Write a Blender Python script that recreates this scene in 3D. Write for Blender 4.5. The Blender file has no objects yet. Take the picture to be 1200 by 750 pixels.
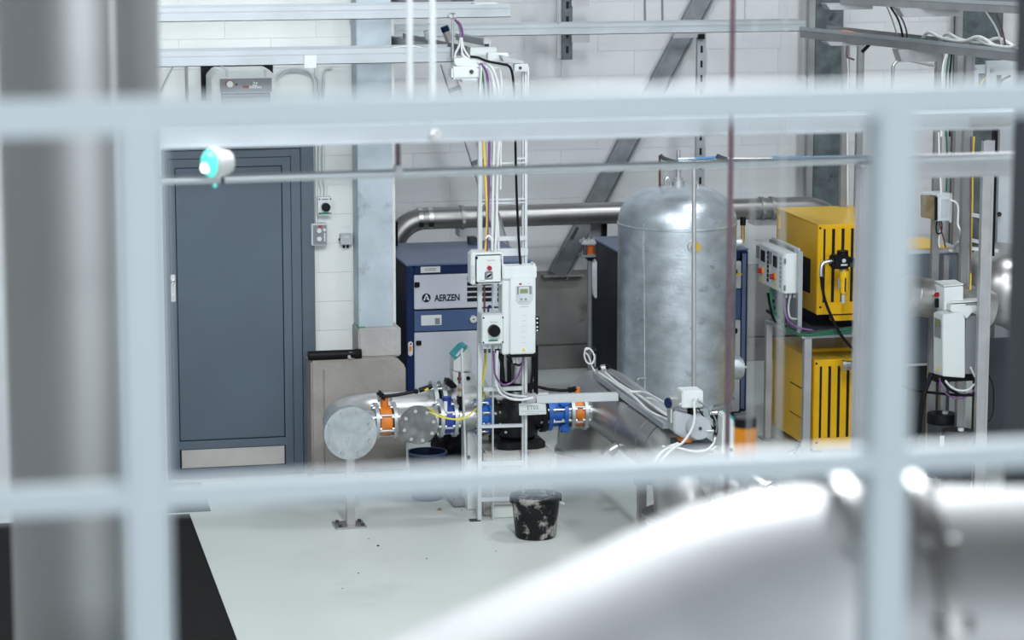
import bpy, bmesh, math, random
from mathutils import Vector as V, Matrix

# ------------------------------------------------------------------ camera
SC = bpy.context.scene
COL = SC.collection
F, CH = 3400.0, 4.27
PITCH = math.atan(575 / 3400); YAW = math.atan(770 / math.hypot(3400, 575))
FW = V((math.sin(YAW) * math.cos(PITCH), math.cos(YAW) * math.cos(PITCH), -math.sin(PITCH)))
RT = V((math.cos(YAW), -math.sin(YAW), 0)); UP = RT.cross(FW); CAM = V((0, 0, CH))
cd = bpy.data.cameras.new('camera'); co = bpy.data.objects.new('camera', cd); COL.objects.link(co)
cd.sensor_width = 36; cd.lens = F / 1200 * 36; cd.clip_end = 100; cd.clip_start = 0.05
m3 = Matrix((RT, UP, -FW)).transposed()
co.matrix_world = Matrix.Translation(CAM) @ m3.to_4x4()
cd.dof.use_dof = True; cd.dof.focus_distance = 18.3; cd.dof.aperture_fstop = 4.0
SC.camera = co
# ------------------------------------------------------------------ world, lamps, exposure
w = bpy.data.worlds.new('hall_air'); SC.world = w; w.use_nodes = True
w.node_tree.nodes['Background'].inputs[0].default_value = (0.80, 0.88, 1.0, 1)
w.node_tree.nodes['Background'].inputs[1].default_value = 0.3
SC.view_settings.view_transform = 'Standard'; SC.view_settings.look = 'None'
SC.view_settings.exposure = -0.06; SC.view_settings.gamma = 1.0; SC.view_settings.use_curve_mapping = False

def lamp(x, y, z, e, col=(0.92, 0.97, 1.0)):                             # a round high-bay lamp
    l = bpy.data.lights.new('hall_lamp', 'POINT'); l.shadow_soft_size = 0.35; l.energy = e; l.color = col
    o = bpy.data.objects.new('hall_lamp', l); COL.objects.link(o); o.location = (x, y, z)
LAMP_E = 960
for lx, k in ((-2.0, 0.52), (2.8, 1.0), (7.6, 0.4)):
    for ly in (7.5, 10.5):
        lamp(lx, ly, 7.3, LAMP_E * k)
lamp(7.4, 16.6, 7.3, LAMP_E * 0.62)
l = bpy.data.lights.new('south_fill', 'AREA'); l.shape = 'RECTANGLE'; l.size = 12; l.size_y = 2.6; l.energy = 2900; l.color = (0.88, 0.95, 1.0)   # unseen fill light added behind the viewer to brighten walls and gate
o = bpy.data.objects.new('south_fill', l); COL.objects.link(o); o.location = (1.0, -13.8, 6.2); o.rotation_euler = (math.radians(84), 0, 0)

# ------------------------------------------------------------------ helpers
def ray(x, y): return FW + RT * ((x - 600) / F) + UP * ((375 - y) / F)
def P(x, y, Y): d = ray(x, y); return CAM + d * (Y / d.y)            # where the line of sight meets the upright plane y = Y
def ZP(x, y, z): d = ray(x, y); return CAM + d * ((z - CH) / d.z)    # ... and the level plane z
def rect(x0, y0, x1, y1, Y, dep):
    xm, ym = (x0 + x1) / 2, (y0 + y1) / 2
    return (P(x0, ym, Y).x, P(x1, ym, Y).x, Y, Y + dep, P(xm, y1, Y).z, P(xm, y0, Y).z)
def mpp(Y): return Y / ray(600, 400).y / F                            # metres to one pixel at depth Y

def frame(mb, x0, x1, y0, y1, z0, z1, wl, wr, wt, wb=0):             # border of four boxes that meet without overlap
    if wl: mb.box(x0, x0 + wl, y0, y1, z0, z1)
    if wr: mb.box(x1 - wr, x1, y0, y1, z0, z1)
    if wt: mb.box(x0 + wl, x1 - wr, y0, y1, z1 - wt, z1)
    if wb: mb.box(x0 + wl, x1 - wr, y0, y1, z0, z0 + wb)
    return mb

class MB:
    def __init__(s): s.v = []; s.f = []
    def add(s, vs, fs):
        n = len(s.v); s.v += [V(a) for a in vs]; s.f += [[i + n for i in f] for f in fs]; return s
    def box(s, x0, x1, y0, y1, z0, z1):
        return s.add([(x0,y0,z0),(x1,y0,z0),(x1,y1,z0),(x0,y1,z0),(x0,y0,z1),(x1,y0,z1),(x1,y1,z1),(x0,y1,z1)],
                     [(0,3,2,1),(4,5,6,7),(0,1,5,4),(1,2,6,5),(2,3,7,6),(3,0,4,7)])
    def bar(s, a, b, wd, ht, up=(0,0,1)):                             # square bar from a to b
        a, b = V(a), V(b); d = (b - a).normalized(); u = V(up)
        if abs(d.dot(u)) > 0.98: u = V((0, 1, 0))
        x = d.cross(u).normalized(); z = x.cross(d)
        vs = []
        for p in (a, b):
            for i, j in ((-1,-1),(1,-1),(1,1),(-1,1)): vs.append(p + x * (i * wd / 2) + z * (j * ht / 2))
        return s.add(vs, [(0,3,2,1),(4,5,6,7),(0,1,5,4),(1,2,6,5),(2,3,7,6),(3,0,4,7)])
    def cyl(s, a, b, r, r2=None, n=20):
        a, b = V(a), V(b); return s.lathe([(0, 0), (r, 0), (r if r2 is None else r2, (b - a).length), (0, (b - a).length)], a, b - a, n)
    def lathe(s, prof, o, axis=(0,0,1), n=24):
        d = V(axis).normalized(); o = V(o)
        u = V((0,0,1)) if abs(d.z) < 0.9 else V((1,0,0))
        x = d.cross(u).normalized(); y = d.cross(x)
        vs, rings = [], []
        for r, h in prof:
            if r < 1e-6: rings.append([len(vs)]); vs.append(o + d * h)
            else:
                rings.append(list(range(len(vs), len(vs) + n)))
                for k in range(n):
                    t = 2 * math.pi * k / n; vs.append(o + d * h + x * (r * math.cos(t)) + y * (r * math.sin(t)))
        fs = []
        for A, B in zip(rings, rings[1:]):
            if len(A) == 1 and len(B) == 1: continue
            for k in range(n):
                k2 = (k + 1) % n
                if len(A) == 1: fs.append((A[0], B[k], B[k2]))
                elif len(B) == 1: fs.append((A[k], B[0], A[k2]))
                else: fs.append((A[k], B[k], B[k2], A[k2]))
        return s.add(vs, fs)
    def tube(s, pts, r, n=8, curve=True, sub=6, rr=None):
        pts = [V(p) for p in pts]
        if curve and len(pts) > 2:
            q = [pts[0] * 2 - pts[1]] + pts + [pts[-1] * 2 - pts[-2]]; out = []
            for i in range(1, len(q) - 2):
                p0, p1, p2, p3 = q[i-1:i+3]
                for k in range(sub):
                    t = k / sub
                    out.append(0.5 * ((2*p1) + (p2-p0)*t + (2*p0-5*p1+4*p2-p3)*t*t + (3*p1-p0-3*p2+p3)*t**3))
            pts = out + [pts[-1]]
        up = None; vs = []; m = len(pts)
        for i, p in enumerate(pts):
            d = (pts[min(i+1, m-1)] - pts[max(i-1, 0)]).normalized()
            if up is None: up = V((0,0,1)) if abs(d.z) < 0.9 else V((1,0,0))
            x = d.cross(up)
            if x.length < 1e-4: x = d.orthogonal()
            x.normalize(); y = x.cross(d); up = y
            for k in range(n):
                t = 2 * math.pi * k / n; vs.append(p + (x * math.cos(t) + y * math.sin(t)) * r)
        fs = []
        for i in range(m - 1):
            for k in range(n):
                k2 = (k + 1) % n; fs.append((i*n+k, i*n+k2, (i+1)*n+k2, (i+1)*n+k))
        fs.append(list(range(n))[::-1]); fs.append([(m-1)*n + k for k in range(n)])
        return s.add(vs, fs)
    def prism(s, poly, ext):
        poly = [V(p) for p in poly]; e = V(ext); n = len(poly)
        fs = [list(range(n))[::-1], [n + i for i in range(n)]] + [(i, (i+1) % n, n + (i+1) % n, n + i) for i in range(n)]
        return s.add(poly + [p + e for p in poly], fs)
    def text(s, t, size, o, ax=(1,0,0), ay=(0,0,1), thick=0.0015, bold=0.0):
        c = bpy.data.curves.new('lettering', 'FONT'); c.body = t; c.size = size; c.extrude = thick / 2; c.offset = bold; c.align_x = 'LEFT'; c.resolution_u = 3
        ob = bpy.data.objects.new('lettering', c); COL.objects.link(ob)
        bpy.context.view_layer.update()
        me = ob.evaluated_get(bpy.context.evaluated_depsgraph_get()).to_mesh()
        ax, ay = V(ax), V(ay); az = ax.cross(ay); o = V(o)
        vs = [o + ax * q.co.x + ay * q.co.y + az * q.co.z for q in me.vertices]; fs = [list(f.vertices) for f in me.polygons]
        s.add(vs, fs); bpy.data.objects.remove(ob); bpy.data.curves.remove(c)
        return s

ORG = {}
def tag(o, label=None, cat=None, group=None, kind=None):
    if label: o['label'] = label
    if cat: o['category'] = cat
    if group: o['group'] = group
    if kind: o['kind'] = kind
    return o
def mesh(name, mb, mat, org=V((0,0,0)), bevel=0, ang=35):
    me = bpy.data.meshes.new(name); me.from_pydata([tuple(p - org) for p in mb.v], [], mb.f); me.materials.append(mat)
    bm = bmesh.new(); bm.from_mesh(me); bmesh.ops.recalc_face_normals(bm, faces=bm.faces)
    if bevel:
        es = [e for e in bm.edges if len(e.link_faces) == 2 and e.calc_face_angle(0) > 0.6]
        bmesh.ops.bevel(bm, geom=es, offset=bevel, segments=2, affect='EDGES', clamp_overlap=True)
    bm.to_mesh(me); bm.free()
    me.polygons.foreach_set('use_smooth', [True] * len(me.polygons)); me.set_sharp_from_angle(angle=math.radians(ang))
    return me
def thing(name, loc, label, cat, group=None):
    o = bpy.data.objects.new(name, None); COL.objects.link(o); o.location = V(loc); o.empty_display_size = 0.1
    ORG[o.name] = V(loc); return tag(o, label, cat, group)
def part(parent, name, mb, mat, label=None, bevel=0, kind=None):
    org = ORG[parent.name]
    o = bpy.data.objects.new(name, mesh(name, mb, mat, org, bevel)); COL.objects.link(o); o.parent = parent
    ORG[o.name] = org; return tag(o, label, None, None, kind)
def one(name, mb, mat, label, cat, group=None, bevel=0, kind=None, loc=None):
    if loc is None:
        lo = V((min(p.x for p in mb.v) + max(p.x for p in mb.v), min(p.y for p in mb.v) + max(p.y for p in mb.v), 0)) / 2
        lo.z = min(p.z for p in mb.v); loc = lo
    o = bpy.data.objects.new(name, mesh(name, mb, mat, V(loc), bevel)); COL.objects.link(o); o.location = loc
    ORG[o.name] = V(loc); return tag(o, label, cat, group, kind)
def struct(name, mb, mat, parent=None, bevel=0):
    o = bpy.data.objects.new(name, mesh(name, mb, mat, V((0,0,0)), bevel)); COL.objects.link(o); ORG[o.name] = V((0,0,0))
    if parent: o.parent = parent
    else: o['kind'] = 'structure'
    return o
def again(o, name, off, parent):                                      # a copy of a part, moved by off, sharing its mesh
    c = o.copy(); c.name = name; COL.objects.link(c); c.parent = parent; c.location = o.location + V(off); ORG[c.name] = ORG[o.name]; return c

# ------------------------------------------------------------------ materials
def mat(name, col, rough=0.5, metal=0.0, var=0.06, scale=6.0, bump=0.0, bscale=40.0, dark=None, dscale=3.0, dpos=0.6, stretch=None, emit=0, coat=0.0, rvar=0.08):
    m = bpy.data.materials.new(name); m.use_nodes = True; nt = m.node_tree; N = nt.nodes; L = nt.links
    b = N['Principled BSDF']; b.inputs['Roughness'].default_value = rough; b.inputs['Metallic'].default_value = metal
    b.inputs['Coat Weight'].default_value = coat
    tc = N.new('ShaderNodeTexCoord'); mp = N.new('ShaderNodeMapping'); L.new(tc.outputs['Object'], mp.inputs['Vector'])
    if stretch: mp.inputs['Scale'].default_value = stretch
    n1 = N.new('ShaderNodeTexNoise'); n1.inputs['Scale'].default_value = scale; n1.inputs['Detail'].default_value = 6; L.new(mp.outputs[0], n1.inputs['Vector'])
    r1 = N.new('ShaderNodeValToRGB'); L.new(n1.outputs['Fac'], r1.inputs['Fac'])
    r1.color_ramp.elements[0].position = 0.3; r1.color_ramp.elements[1].position = 0.7
    r1.color_ramp.elements[0].color = tuple(max(0, c * (1 - var)) for c in col) + (1,)
    r1.color_ramp.elements[1].color = tuple(min(1, c * (1 + var)) for c in col) + (1,)
    out = r1.outputs['Color']
    if dark:
        n2 = N.new('ShaderNodeTexNoise'); n2.inputs['Scale'].default_value = dscale; n2.inputs['Detail'].default_value = 9; n2.inputs['Roughness'].default_value = 0.65
        L.new(mp.outputs[0], n2.inputs['Vector'])
        r2 = N.new('ShaderNodeValToRGB'); r2.color_ramp.elements[0].position = dpos; r2.color_ramp.elements[1].position = min(1, dpos + 0.09); L.new(n2.outputs['Fac'], r2.inputs['Fac'])
        mx = N.new('ShaderNodeMixRGB'); L.new(r2.outputs['Color'], mx.inputs['Fac']); L.new(out, mx.inputs['Color1']); mx.inputs['Color2'].default_value = dark + (1,)
        out = mx.outputs['Color']
    L.new(out, b.inputs['Base Color'])
    mr = N.new('ShaderNodeMapRange'); mr.inputs['To Min'].default_value = max(0.02, rough - rvar); mr.inputs['To Max'].default_value = min(1, rough + rvar)
    L.new(n1.outputs['Fac'], mr.inputs['Value']); L.new(mr.outputs[0], b.inputs['Roughness'])
    if bump:
        n3 = N.new('ShaderNodeTexNoise'); n3.inputs['Scale'].default_value = bscale; n3.inputs['Detail'].default_value = 5; L.new(mp.outputs[0], n3.inputs['Vector'])
        bp = N.new('ShaderNodeBump'); bp.inputs['Strength'].default_value = bump; bp.inputs['Distance'].default_value = 0.01
        L.new(n3.outputs['Fac'], bp.inputs['Height']); L.new(bp.outputs[0], b.inputs['Normal'])
    if max(col) < 0.09: b.inputs['Specular IOR Level'].default_value = 0.14
    if emit:
        L.new(out, b.inputs['Emission Color']); b.inputs['Emission Strength'].default_value = emit
    return m
floor_m = mat('epoxy_floor', (0.58, 0.615, 0.585), 0.38, 0, 0.04, 1.2, 0.05, 60, dark=(0.52, 0.555, 0.53), dscale=0.9, dpos=0.58)
wallw_m = mat('white_painted_block', (0.67, 0.69, 0.685), 0.7, 0, 0.03, 3, 0.15, 50)
wallg_m = mat('pale_grey_painted_block', (0.59, 0.60, 0.615), 0.7, 0, 0.05, 2, 0.15, 50)
joint_m = mat('painted_joint', (0.55, 0.565, 0.585), 0.8, 0, 0.04, 5)
ceil_m = mat('ceiling_sheet', (0.13, 0.135, 0.14), 0.7)
hall_m = mat('grey_hall_sheet', (0.20, 0.21, 0.22), 0.7)
conc_m = mat('bare_concrete', (0.30, 0.275, 0.255), 0.85, 0, 0.20, 3, 0.35, 35, dark=(0.12, 0.115, 0.11), dscale=17, dpos=0.68)
concd_m = mat('dark_concrete', (0.20, 0.195, 0.19), 0.85, 0, 0.2, 3, 0.3, 30, dark=(0.11, 0.105, 0.10), dscale=2.5, dpos=0.55)
concl_m = mat('dusty_concrete', (0.40, 0.39, 0.375), 0.85, 0, 0.12, 6, 0.35, 40, dark=(0.33, 0.32, 0.31), dscale=5, dpos=0.6)
galvcol_m = mat('galvanised_column', (0.43, 0.49, 0.54), 0.55, 0.35, 0.13, 5, 0.08, 30, dark=(0.27, 0.31, 0.36), dscale=3.2, dpos=0.585)
galvdk_m = mat('weathered_galvanised', (0.10, 0.12, 0.13), 0.5, 0.45, 0.35, 9, 0.1, 30, dark=(0.03, 0.035, 0.04), dscale=5, dpos=0.6)
brace_m = mat('brace_galvanised', (0.21, 0.23, 0.245), 0.5, 0.45, 0.22, 7, 0.06, 30, dark=(0.12, 0.13, 0.14), dscale=3, dpos=0.62)
tank_m = mat('tank_galvanised', (0.53, 0.58, 0.625), 0.36, 0.70, 0.20, 7, 0.14, 30, dark=(0.34, 0.38, 0.42), dscale=9, dpos=0.60, stretch=(1, 1, 1.6))
flange_m = mat('flange_galvanised', (0.46, 0.50, 0.52), 0.42, 0.7, 0.2, 12, 0.08, 40, dark=(0.42, 0.45, 0.47), dscale=14, dpos=0.58)
flanged_m = mat('dull_flange', (0.20, 0.205, 0.21), 0.42, 0.7, 0.35, 14, 0.15, 40)
steel_m = mat('brushed_stainless', (0.60, 0.60, 0.60), 0.30, 0.95, 0.06, 5, 0.03, 60)
pipe_m = mat('pickled_stainless', (0.47, 0.46, 0.455), 0.34, 0.92, 0.08, 3, 0.04, 50)
pipeb_m = mat('dark_stainless', (0.34, 0.335, 0.33), 0.38, 0.9, 0.08, 4, 0.03, 50)
pipel_m = mat('lacquered_pipe', (0.60, 0.60, 0.60), 0.36, 0.75, 0.04, 4, 0.02, 50)
bigpipe_m = mat('satin_big_pipe', (0.56, 0.56, 0.57), 0.56, 0.45, 0.06, 3, 0.02, 30)
tray_m = mat('zinc_tray', (0.42, 0.45, 0.475), 0.36, 0.55, 0.05, 5, 0.03, 40)
trayd_m = mat('dull_zinc_tray', (0.33, 0.335, 0.345), 0.40, 0.65, 0.12, 6, 0.05, 40)
strut_m = mat('strut_steel', (0.44, 0.44, 0.46), 0.42, 0.6, 0.08, 8, 0.04, 40)
ladder_m = mat('white_ladder_paint', (0.56, 0.585, 0.60), 0.42, 0.2, 0.04, 8)
gate_m = mat('pale_blue_gate_paint', (0.475, 0.54, 0.575), 0.5, 0.0, 0.03, 4)
door_m = mat('slate_blue_door_paint', (0.072, 0.100, 0.134), 0.42, 0, 0.05, 2.5, 0.02, 60)
doorf_m = mat('slate_blue_frame_paint', (0.080, 0.108, 0.142), 0.42, 0, 0.05, 2.5)
kick_m = mat('kick_plate_steel', (0.50, 0.48, 0.46), 0.4, 0.5, 0.06, 6)
gap_m = mat('dark_gap', (0.012, 0.013, 0.016), 0.7)
navy_m = mat('navy_enamel', (0.010, 0.022, 0.075), 0.38, 0.0, 0.08, 4)
navyd_m = mat('dark_navy_side', (0.016, 0.022, 0.034), 0.45, 0.0, 0.1, 4)
navyt_m = mat('blue_enamel_lid', (0.10, 0.135, 0.235), 0.40, 0.0, 0.05, 4)
band_m = mat('blue_band_enamel', (0.055, 0.095, 0.21), 0.4, 0, 0.08, 6)
pgrey_m = mat('pale_grey_enamel', (0.50, 0.52, 0.575), 0.42, 0, 0.03, 4)
white_m = mat('white_plastic', (0.62, 0.65, 0.65), 0.42, 0, 0.02, 8)
whitec_m = mat('white_cable_sheath', (0.66, 0.67, 0.67), 0.5, 0, 0.03, 8)
whited_m = mat('greyish_plastic', (0.50, 0.53, 0.56), 0.45, 0, 0.03, 8)
lgrey_m = mat('light_grey_plastic', (0.40, 0.42, 0.45), 0.45, 0, 0.03, 8)
mgrey_m = mat('mid_grey_plastic', (0.20, 0.21, 0.23), 0.5, 0, 0.04, 8)
dgrey_m = mat('dark_grey_paint', (0.055, 0.062, 0.072), 0.5, 0, 0.08, 5)
slate_m = mat('slate_machine_paint', (0.12, 0.14, 0.165), 0.5, 0, 0.06, 5)
black_m = mat('black_plastic', (0.007, 0.007, 0.009), 0.42, 0, 0.15, 10)
blackp_m = mat('black_cast_paint', (0.014, 0.015, 0.016), 0.33, 0, 0.2, 10, 0.08, 40)
rubber_m = mat('black_rubber', (0.009, 0.0085, 0.008), 0.8, 0, 0.3, 9, 0.2, 60, dark=(0.018, 0.017, 0.016), dscale=6, dpos=0.6)
blue_m = mat('blue_cast_epoxy', (0.018, 0.125, 0.47), 0.38, 0, 0.12, 10, 0.08, 40)
blued_m = mat('deep_blue_epoxy', (0.016, 0.045, 0.27), 0.4, 0, 0.12, 10)
blueb_m = mat('dirty_blue_plastic', (0.007, 0.016, 0.050), 0.5, 0, 0.3, 9, dark=(0.07, 0.05, 0.03), dscale=7, dpos=0.62)
orange_m = mat('orange_valve_enamel', (0.70, 0.20, 0.02), 0.42, 0, 0.15, 12, 0.1, 40)
amber_m = mat('amber_lens', (0.66, 0.22, 0.004), 0.3, 0, 0.08, 10)
amberd_m = mat('dull_orange_lens', (0.50, 0.09, 0.01), 0.35, 0, 0.1, 10)
yellow_m = mat('yellow_enamel', (0.68, 0.385, 0.002), 0.36, 0, 0.05, 3)
yellowl_m = mat('yellow_lid_enamel', (0.74, 0.44, 0.006), 0.34, 0, 0.05, 3)
yellowc_m = mat('yellow_cable_sheath', (0.72, 0.52, 0.03), 0.45)
ygreen_m = mat('yellow_green_cable_sheath', (0.62, 0.62, 0.10), 0.45)
green_m = mat('green_cable_sheath', (0.01, 0.12, 0.06), 0.45)
greenl_m = mat('green_label', (0.02, 0.22, 0.13), 0.5)
purple_m = mat('purple_cable_sheath', (0.16, 0.055, 0.20), 0.45)
maroon_m = mat('red_lead_rod', (0.115, 0.07, 0.09), 0.6, 0, 0.15, 20)
red_m = mat('red_button_plastic', (0.28, 0.006, 0.01), 0.35)
teal_m = mat('teal_plastic', (0.01, 0.28, 0.31), 0.4)
brass_m = mat('brass', (0.50, 0.34, 0.14), 0.35, 0.8, 0.15, 15)
brassy_m = mat('brass_cap', (0.66, 0.42, 0.06), 0.35, 0.5, 0.15, 15)
copper_m = mat('brown_pipe_sleeve', (0.10, 0.035, 0.025), 0.5)
bluec_m = mat('blue_hose', (0.06, 0.22, 0.44), 0.45)
sheet_m = mat('white_film', (0.62, 0.64, 0.68), 0.3, 0, 0.15, 20, 0.3, 20)
grime_m = mat('bucket_plastic', (0.011, 0.012, 0.013), 0.4, 0, 0.3, 10, 0.1, 30, dark=(0.40, 0.38, 0.35), dscale=7.5, dpos=0.525)
scum_m = mat('bucket_scum', (0.03, 0.033, 0.036), 0.75, 0, 0.5, 30, 0.5, 60, dark=(0.22, 0.215, 0.21), dscale=26, dpos=0.50)
stain_m = mat('stained_pedestal', (0.36, 0.345, 0.33), 0.8, 0, 0.16, 6, 0.3, 30, dark=(0.15, 0.135, 0.125), dscale=8, dpos=0.54, stretch=(1, 1, 0.45))
lcd_m = mat('lcd_green', (0.20, 0.23, 0.10), 0.3)
glass_m = mat('smoked_cover', (0.22, 0.17, 0.09), 0.15, 0, 0.3, 12, coat=0.5)
lens_m = mat('lit_teal_lens', (0.10, 0.66, 0.56), 0.2, 0, 0.05, 5, emit=0.75)
shell_m = mat('dull_column_steel', (0.36, 0.36, 0.365), 0.5, 0.7, 0.1, 3, 0.02, 50, stretch=(1, 1, 0.2))
lensw_m = mat('lit_white_bulb', (0.9, 1.0, 1.0), 0.2, emit=3.0)
ink_m = mat('ink', (0.02, 0.025, 0.05), 0.5)
inkg_m = mat('grey_ink', (0.17, 0.18, 0.20), 0.6)
# ================================================================== the setting
YD, YW = 18.88, 22.40            # face of the door wall, face of the rear wall
XC = P(440, 300, 18.88).x + 0.02
struct('floor', MB().box(-8, 14, -14, 23, -0.1, 0), floor_m)
struct('ceiling', MB().box(-8, 14, -14, 23, 8, 8.1), ceil_m)
struct('wall_west', MB().box(-8.1, -8, -14, 23, 0, 8), hall_m)
struct('wall_east', MB().box(14, 14.1, -14, 23, 0, 8), hall_m)
struct('wall_south', MB().box(-8, 14, -14.1, -14, 0, 8), hall_m)
wall_l = struct('wall_left', MB().box(-8, 3.42, YD + 0.005, YD + 0.25, 0, 8).box(3.2, 3.42, YD + 0.25, YW, 0, 8), joint_m)
wall_b = struct('wall_back', MB().box(3.2, 14, YW + 0.005, YW + 0.3, 0, 8), joint_m)

def blocks(parent, x0, x1, z0, z1, Y, bw, bh, m, skip=()):
    cache = {}; row = 0; z = z0
    while z < z1 - 0.02:
        x = x0 - (bw / 2 if row % 2 else 0)
        while x < x1 - 0.01:
            a, b = max(x, x0), min(x + bw, x1)
            segs = [(a, b)]
            for (sx0, sx1, sz1) in skip:
                if z < sz1 - 0.03:
                    segs = [q for (p, r) in segs for q in ((p, min(r, sx0)), (max(p, sx1), r)) if q[1] - q[0] > 0.03]
            for a, b in segs:
                k = round(b - a, 3)
                if k not in cache:
                    mb = MB().box(0.001, k - 0.001, 0, 0.05, 0.001, bh - 0.001)
                    cache[k] = mesh('block', mb, m, V((0, 0, 0)), 0.0015)
                o = bpy.data.objects.new('block', cache[k]); COL.objects.link(o); o.parent = parent
                o.location = (a, Y + random.Random(int(a * 977 + z * 131)).uniform(-0.0008, 0.0008), z)
            x += bw
        z += bh; row += 1
DX0, DX1 = P(193, 370, YD).x, P(368.5, 370, YD).x
DZT = P(350, 160, YD).z
blocks(wall_l, 1.4, 3.42, 0.0, 3.51, YD, 0.60, 0.195, wallw_m, [(DX0, DX1, DZT)])
Z0 = P(660, 320, 22.27).z
blocks(wall_b, 3.6, 9.6, Z0, Z0 + 0.195 * 13, YW, 0.60, 0.195, wallg_m)
# concrete upstand under the rear wall
up = bpy.data.objects.new('trim_1', None); COL.objects.link(up); up['kind'] = 'structure'; ORG['trim_1'] = V((0, 0, 0))
zj = P(660, 404, 22.27).z
for x0, x1 in ((3.42, 5.05), (5.056, 7.2), (7.206, 9.6), (9.606, 12)):
    part(up, 'concrete_panel', MB().box(x0, x1, 22.27, YW + 0.01, zj + 0.003, Z0), concd_m, bevel=0.006)
    part(up, 'concrete_panel', MB().box(x0, x1, 22.262, YW + 0.01, 0, zj - 0.003), concd_m, bevel=0.006)

# door
dr = bpy.data.objects.new('door_1', None); COL.objects.link(dr); dr['kind'] = 'structure'; ORG['door_1'] = V((0, 0, 0))
YF = YD - 0.045
LX0, LX1 = P(198, 370, YF).x, P(354, 370, YF).x
zt = P(300, 175.5, YF).z
j = frame(MB(), DX0, DX1, YF, YD + 0.02, 0, DZT, LX0 - 0.004 - DX0, DX1 - LX1 - 0.004, DZT - zt - 0.004)
part(dr, 'door_frame', j, doorf_m, bevel=0.004)
rb = frame(MB(), LX0, LX1, YF + 0.006, YD + 0.015, 0.02, zt, 0.012, 0.062, 0.05)
part(dr, 'rebate', rb, doorf_m, bevel=0.003)
part(dr, 'shadow_gap', MB().box(LX0, LX1, YF + 0.026, YD + 0.012, 0.015, zt), gap_m)
SX0, SX1, SZ1 = LX0 + 0.016, LX1 - 0.066, zt - 0.054
PX0, PX1 = P(209, 370, YF).x, P(332, 370, YF).x
pz0, pz1, kz0, kz1 = P(270, 514.5, YF).z, P(270, 196.5, YF).z, P(275, 546.5, YF).z, P(275, 525.5, YF).z
st = MB().box(SX0, PX0 - 0.006, YF + 0.010, YF + 0.03, 0.02, SZ1).box(PX1 + 0.006, SX1, YF + 0.010, YF + 0.03, 0.02, SZ1)
for a, b in ((0.02, kz0 - 0.005), (kz1 + 0.005, pz0 - 0.006), (pz1 + 0.006, SZ1)): st.box(PX0 - 0.006, PX1 + 0.006, YF + 0.010, YF + 0.03, a, b)
part(dr, 'door_leaf', st, doorf_m)
part(dr, 'door_panel', MB().box(PX0, PX1, YF + 0.014, YF + 0.03, pz0, pz1), door_m, bevel=0.003)
part(dr, 'kick_plate', MB().box(PX0 + 0.006, PX1 - 0.002, YF + 0.014, YF + 0.03, kz0, kz1), kick_m, 'pale steel kick plate')
hx, hz = P(203, 338, YF).x, P(203, 338, YF).z
h = part(dr, 'door_handle', MB().box(hx - 0.016, hx + 0.016, YF + 0.002, YF + 0.011, hz - 0.09, hz + 0.09), steel_m, 'chrome handle plate', bevel=0.004)
part(h, 'lever', MB().tube([(hx, YF, hz + 0.05), (hx, YF - 0.045, hz + 0.05), (hx - 0.008, YF - 0.05, hz + 0.045), (hx - 0.02, YF - 0.055, hz + 0.03)], 0.009), steel_m)
part(h, 'lock_cylinder', MB().cyl((hx, YF + 0.004, hz - 0.05), (hx, YF - 0.012, hz - 0.05), 0.012), steel_m)
part(dr, 'threshold', MB().box(DX0, DX1, YF - 0.03, YF + 0.03, 0, 0.014), kick_m, bevel=0.003)

# concrete plinth, pad and wall column
YP = 18.58
xp0, xp1 = P(365, 480, YP).x, P(476, 480, YP).x
zp = P(420, 421, YP).z
a = 0.06
pl = MB().prism([(xp0, YP, 0), (xp1, YP, 0), (xp1, YP, zp - a), (xp1 - a, YP, zp), (xp0, YP, zp)], (0, YD - YP - 0.002, 0))
plinth = one('concrete_plinth', pl, conc_m, 'pale grey bare concrete plinth with air holes beside the blue door', 'plinth', bevel=0.012)
part(plinth, 'skirting', MB().box(xp0 - 0.02, xp1 + 0.02, YP - 0.03, YP + 0.01, 0, 0.085), floor_m, bevel=0.02)
part(plinth, 'corner_bead', MB().bar((xp0 + 0.085, YP, 0.09), (xp0 + 0.085, YP, zp - 0.06), 0.008, 0.01), concd_m)
YC = 18.66
cx0, cx1 = P(420, 300, YC).x, P(460.5, 300, YC).x
zc = P(440, 383.5, YC).z
qx0, qx1 = P(420, 395, YC).x - 0.005, P(469, 395, YC).x
one('concrete_pad', MB().box(qx0, qx1, YC - 0.03, YC + 0.22, zp, zc), concl_m, 'short dusty concrete pad between the plinth and the tall galvanised column', 'plinth', bevel=0.01)
colm = struct('column_1', MB().box(cx0, cx1, YC, YC + 0.2, zc, 8), galvcol_m, bevel=0.006)
part(colm, 'base_shim', MB().box(cx0 - 0.004, cx0 + 0.04, YC - 0.012, YC + 0.1, zc, zc + 0.008), greenl_m)

# steel columns against the rear wall
def hcol(name, xa, xb, Y):
    x0, x1 = P(xa, 150, Y).x, P(xb, 150, Y).x
    o = struct(name, MB().box(x0, x1, Y, Y + 0.016, 0, 8), galvdk_m)
    part(o, 'web', MB().box((x0 + x1) / 2 - 0.008, (x0 + x1) / 2 + 0.008, Y + 0.016, Y + 0.2, 0, 8), galvdk_m)
    part(o, 'rear_flange', MB().box(x0, x1, Y + 0.2, Y + 0.216, 0, 8), galvdk_m)
    part(o, 'edge_angle', MB().box(x0 - 0.055, x0 - 0.008, Y - 0.01, Y + 0.04, 0, 8), trayd_m)
hcol('column_2', 954, 986, 22.12); hcol('column_3', 1126, 1172, 22.12)
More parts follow.
